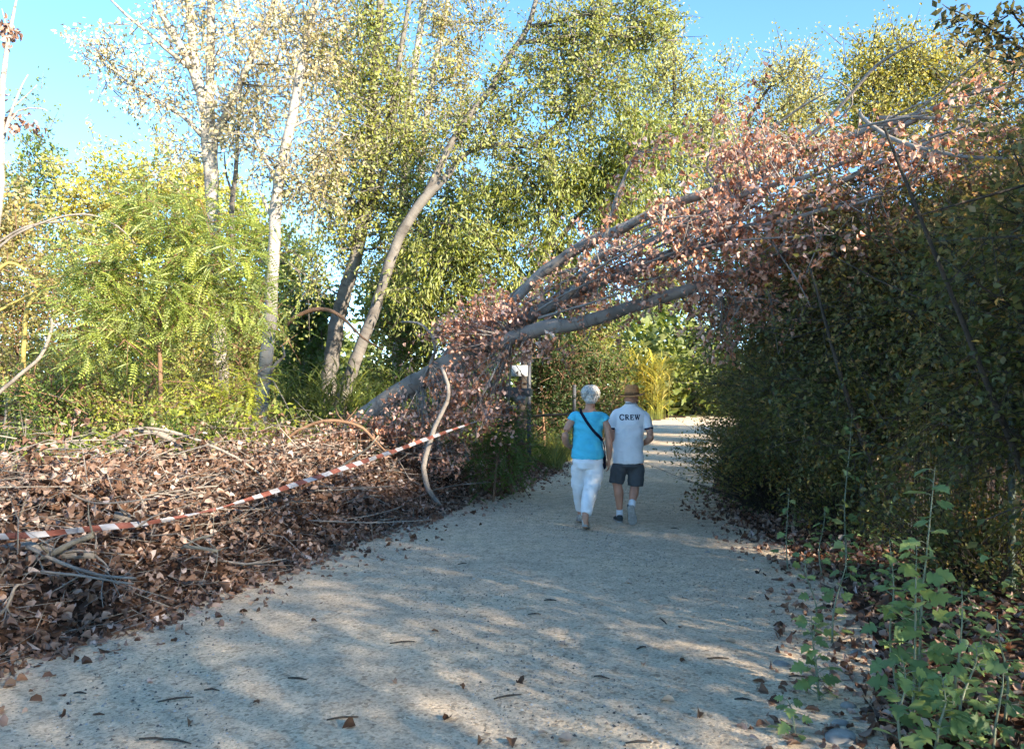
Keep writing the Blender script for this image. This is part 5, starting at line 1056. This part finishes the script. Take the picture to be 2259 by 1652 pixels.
def ribbon_on(name, target, pts, width, mat, parent, off=.006, direction=(0, 1, 0), start=-.6, thick=.004):
    bv = BVHTree.FromPolygons([v.co.copy() for v in target.data.vertices], [tuple(p.vertices) for p in target.data.polygons])
    p, _ = catmull(pts, [1] * len(pts), .02); t = unit(np.gradient(p, axis=0)); s = unit(np.cross(t, direction)); Q = []
    for q, sv in zip(p, s):
        row = []
        for k in (-1, 0, 1):
            o_ = Vector(q + sv * width / 2 * k); o_.y = start; h = bv.ray_cast(o_, Vector(direction)); yy = h[0].y - off if h[0] is not None else q[1]; row.append((o_.x, yy, o_.z))
        Q.append(row)
    Q = np.array(Q); Q[:, :, 1] = np.minimum(Q[:, :, 1], Q[:, 1:2, 1] + .01); B = Q + [0, thick, 0]
    R_ = np.concatenate([Q, B[:, ::-1]], 1); m = MB(); m.rings(R_); return obj(name, m.mesh(name, mat), parent), Q
bag = empty('shoulder_bag', (0, 0, 0), 'dark navy shoulder bag worn across the back of the woman in turquoise', 'bag')
ribbon_on('strap', wtop, [(-.088, -.1, 1.345), (-.03, -.1, 1.24), (.05, -.1, 1.13), (.13, -.1, 1.05), (.165, -.1, 1.01)], .032, M['navy'], bag)
mb = MB(); mb.tube([(.16, -.085, 1.015), (.186, -.06, .95), (.197, -.02, .86), (.198, .03, .78)], [.016] * 4, 8, .03, flat=.35); obj('strap', mb.mesh('strap', M['navy']), bag)
mb = MB(); mb.tube([(-.088, -.085, 1.345), (-.085, -.03, 1.378), (-.07, .06, 1.34), (0, .13, 1.15), (.12, .16, .95)], [.014] * 5, 8, .03, flat=.35); obj('strap', mb.mesh('strap', M['navy']), bag)
mb = MB(); mb.ellipses([(.15, .17, .66, .07, .03), (.15, .17, .68, .085, .042), (.15, .17, .78, .085, .04), (.15, .17, .83, .08, .03), (.15, .17, .845, .06, .015)], 20, 4); obj('pouch', mb.mesh('pouch', M['navy']), bag)
# ---------- man
mx_ = P((1850 + 850 / 3.06) * .6512, 0, 9.43)[0]; MBs = (float(mx_), 9.43, float(hgt(mx_, 9.43)) + .012)
ma = person('man in brown straw hat, white polo lettered CREW and grey shorts')
HM = (.042, .01, 1.475)
mb = MB(); head(mb, HM, .073, .35)
mb.tube([(.03, -.012, 1.33), (.035, -.006, 1.39), (.04, 0, 1.45)], [.066, .06, .06], 14, .03)
mb.ellipses([(0, 0, .68, .15, .11), (0, 0, .85, .155, .115), (.005, 0, 1.1, .165, .11), (.015, 0, 1.28, .165, .09), (.02, -.005, 1.34, .12, .07), (.025, -.005, 1.385, .09, .065), (.03, -.005, 1.41, .06, .055)], 24)
la = [(-.12, 0, 1.28), (-.188, -.015, 1.17), (-.205, -.04, 1.02), (-.19, .06, .975), (-.165, .17, .95)]; mb.tube(la, [.038, .042, .042, .038, .027], 12, .03); hand(mb, la[-1], (-.14, .25, .94), (0, .2, 1), .6, (1, .1, 0))
ra = [(.16, 0, 1.28), (.226, -.02, 1.17), (.258, -.055, 1.03), (.23, .05, .965), (.19, .16, .93)]; mb.tube(ra, [.038, .042, .043, .038, .027], 12, .03); hand(mb, ra[-1], (.165, .24, .92), (0, .2, 1), .6, (-1, .1, 0))
mb.tube([(-.09, 0, .72), (-.128, .02, .50), (-.125, .012, .44), (-.112, -.012, .345), (-.102, .01, .2), (-.097, .02, .09)], [.09, .062, .055, .058, .038, .034], 14, .03)
mb.tube([(.09, 0, .72), (.088, .02, .49), (.082, .005, .44), (.05, -.11, .36), (.015, -.22, .275), (.002, -.265, .235)], [.09, .062, .055, .057, .038, .034], 14, .03)
solid('body', mb, M['skin'], ma, .0075, 3); face_bits(ma, HM, .35)
mb = MB(); mb.ellipses([(-.001, 0, .71, .182, .13), (-.001, 0, .74, .184, .132), (-.001, 0, .88, .18, .13), (.0, 0, 1.02, .178, .128), (.008, 0, 1.17, .186, .125), (.016, 0, 1.27, .205, .112), (.02, -.004, 1.325, .192, .096), (.023, -.005, 1.36, .155, .085), (.027, -.006, 1.388, .11, .075), (.03, -.006, 1.405, .085, .068)], 32)
mb.tube([(-.11, -.002, 1.315), (-.158, -.006, 1.265), (-.197, -.012, 1.12)], [.05, .062, .06], 14, .02); mb.tube([(.15, -.002, 1.315), (.198, -.006, 1.265), (.236, -.016, 1.12)], [.05, .064, .064], 14, .02)
polo = solid('polo_shirt', mb, M['polo'], ma, .0075, 3, .012, (6, 6, 10), 2)
for a, b, r in (((-.1963, -.0115, 1.134), (-.1985, -.0125, 1.114), .0605), ((.2345, -.0155, 1.134), (.237, -.0165, 1.114), .0645)):
    m = MB(); m.tube([a, b], [r, r], 20, .02); obj('cuff', m.mesh('cuff', M['navy']), polo)
m = MB(); m.ellipses([(.031, -.004, 1.393, .088, .075), (.034, -.002, 1.425, .072, .066), (.036, 0, 1.445, .066, .062)], 24); obj('collar', m.mesh('collar', M['polo']), polo)
m = MB(); m.tube([(.031 + .0735 * math.cos(a), -.003 + .068 * math.sin(a), 1.425) for a in np.linspace(0, 2 * PI, 25)], [.005] * 25, 6, .02); obj('collar_stripe', m.mesh('collar_stripe', M['navy']), polo)
# lettering C R E W, heavy strokes with serifs, wrapped onto the back
def letter_strokes(ch):
    if ch == 'C': return [([(.50 + .46 * math.cos(a), .5 + .5 * math.sin(a)) for a in np.linspace(.62, 2 * PI - .62, 18)], .17), ([(.87, .66), (.87, .98)], .08)]
    if ch == 'R': return [([(.2, 0), (.2, 1)], .2), ([(.2, .96), (.5, .96), (.72, .86), (.74, .7), (.62, .55), (.2, .5)], .13), ([(.45, .52), (.66, .2), (.86, .03)], .18), ([(.02, .04), (.4, .04)], .08), ([(.02, .96), (.3, .96)], .08), ([(.78, .04), (1, .04)], .08)]
    if ch == 'E': return [([(.2, 0), (.2, 1)], .2), ([(.05, .95), (.82, .95)], .11), ([(.05, .05), (.85, .05)], .11), ([(.2, .51), (.62, .51)], .10), ([(.80, .74), (.80, .97)], .09), ([(.84, .03), (.84, .28)], .09), ([(.62, .38), (.62, .64)], .07)]
    return [([(.12, 1), (.36, 0)], .17), ([(.36, 0), (.58, .95)], .10), ([(.52, 1), (.78, 0)], .17), ([(.78, 0), (1.02, 1)], .10), ([(-.02, .96), (.28, .96)], .08), ([(.40, .96), (.66, .96)], .08), ([(.88, .96), (1.16, .96)], .08)]
bvp = BVHTree.FromPolygons([v.co.copy() for v in polo.data.vertices], [tuple(p.vertices) for p in polo.data.polygons])
x0 = (752 - 850) * 1.153e-3; zb = (1515 - 447) * 1.153e-3; hL = .062; lw = [.058, .058, .052, .062]; xx = x0
for ch, w_ in zip('CREW', lw):
    m = MB()
    for pl, th in letter_strokes(ch):
        p = np.array(pl, float)
        if len(p) == 2: p = np.array([p[0], (p[0] + p[1]) / 2, p[1]])
        p = p * [w_ * .95, hL] + [xx, zb]; t = unit(np.gradient(p, axis=0)); s = np.stack([-t[:, 1], t[:, 0]], -1) * th * hL * .55; Q = []
        for q, sv in zip(p, s):
            row = []
            for e in (q - sv, q + sv):
                h = bvp.ray_cast(Vector((e[0], -.6, e[1])), Vector((0, 1, 0))); yy = h[0].y if h[0] is not None else -.12; row.append((e[0], yy - .004, e[1]))
            Q.append(row + [(row[1][0], row[1][1] + .006, row[1][2]), (row[0][0], row[0][1] + .006, row[0][2])])
        m.rings(np.array(Q))
    obj('letter', m.mesh('letter', M['navy'], False), polo); xx += w_ + .002
mb = MB(); mb.ellipses([(0, 0, .78, .145, .105), (0, 0, .735, .158, .112), (0, -.002, .68, .176, .13), (0, 0, .65, .15, .11)], 28)
mb.tube([(-.08, 0, .68), (-.118, .008, .6), (-.14, .015, .475)], [.105, .1, .09], 16, .03); mb.tube([(.08, 0, .68), (.092, .004, .6), (.085, -.005, .44)], [.105, .102, .094], 16, .03)
solid('shorts', mb, M['short'], ma, .008, 3, .012, (9, 9, 12), 4)
m = MB(); m.tube([(-.1, .014, .155), (-.097, .02, .07)], [.041, .042], 12, .02); obj('sock', m.mesh('sock', M['sock']), ma)
m = MB(); m.tube([(.018, -.212, .282), (0, -.27, .23)], [.042, .042], 12, .02); obj('sock', m.mesh('sock', M['sock']), ma)
shoe(ma, (-.098, -.045, 0), (-.115, .22, 0), (0, 0, 1), M['shoe'], M['sole'], .275, .05); shoe(ma, (-.012, -.315, .238), (.022, -.235, .02), (0, 1, .35), M['shoe'], M['sole'], .26, .055)
hat = empty('sun_hat', (0, 0, 0), 'brown straw trilby hat on the head of the man', 'hat')
m = MB(); m.ellipses([(.042, -.005, 1.525, .088, .104), (.042, -.005, 1.56, .086, .10), (.042, -.004, 1.61, .079, .09), (.042, 0, 1.638, .07, .078), (.042, 0, 1.648, .05, .055), (.042, 0, 1.642, .02, .03)], 28); obj('crown', m.mesh('crown', M['straw']), hat)
m = MB(); m.ellipses([(.042, -.005, 1.523, .0905, .1065), (.042, -.005, 1.552, .0885, .104)], 28); obj('band', m.mesh('band', M['band']), hat)
a = np.arange(40) / 40 * 2 * PI; rowf = lambda k, z: [(.038 + k * .158 * math.cos(q), -.002 + k * .165 * math.sin(q), 1.522 + z + .05 * (k - .6) * math.cos(2 * q) * .5 - .02 * (k - .6) * math.sin(q) * -1 + .02 * math.cos(q) * k * .6) for q in a]
m = MB(); m.rings(np.array([rowf(.55, .004), rowf(.8, .004), rowf(1.0, .004), rowf(1.01, 0), rowf(1.0, -.004), rowf(.8, -.004), rowf(.55, -.004)])); obj('brim', m.mesh('brim', M['straw']), hat)
for r_, at_ in ((wo, WB), (bag, WB), (ma, MBs), (hat, MBs)): r_.location = at_

# alike small things that share a zone are told apart by their order from the left
bpy.context.view_layer.update(); same = {}
for o in C.objects:
    if o.parent is None and o.get('group') in ('sticks in the leaf bank', 'single leaves on the gravel', 'twigs on the gravel'):
        c = sum((o.matrix_world @ Vector(v) for v in o.bound_box), Vector()) / 8; same.setdefault(o['label'], []).append((c.x / c.y, o))
for lab, v in same.items():
    if len(v) > 1:
        v.sort(key=lambda q: q[0])
        for k, (_, o) in enumerate(v): o['label'] = lab + ', ' + ('leftmost' if k == 0 else 'rightmost' if k == len(v) - 1 else ['', 'second', 'third', 'fourth', 'fifth'][k] + ' from left')
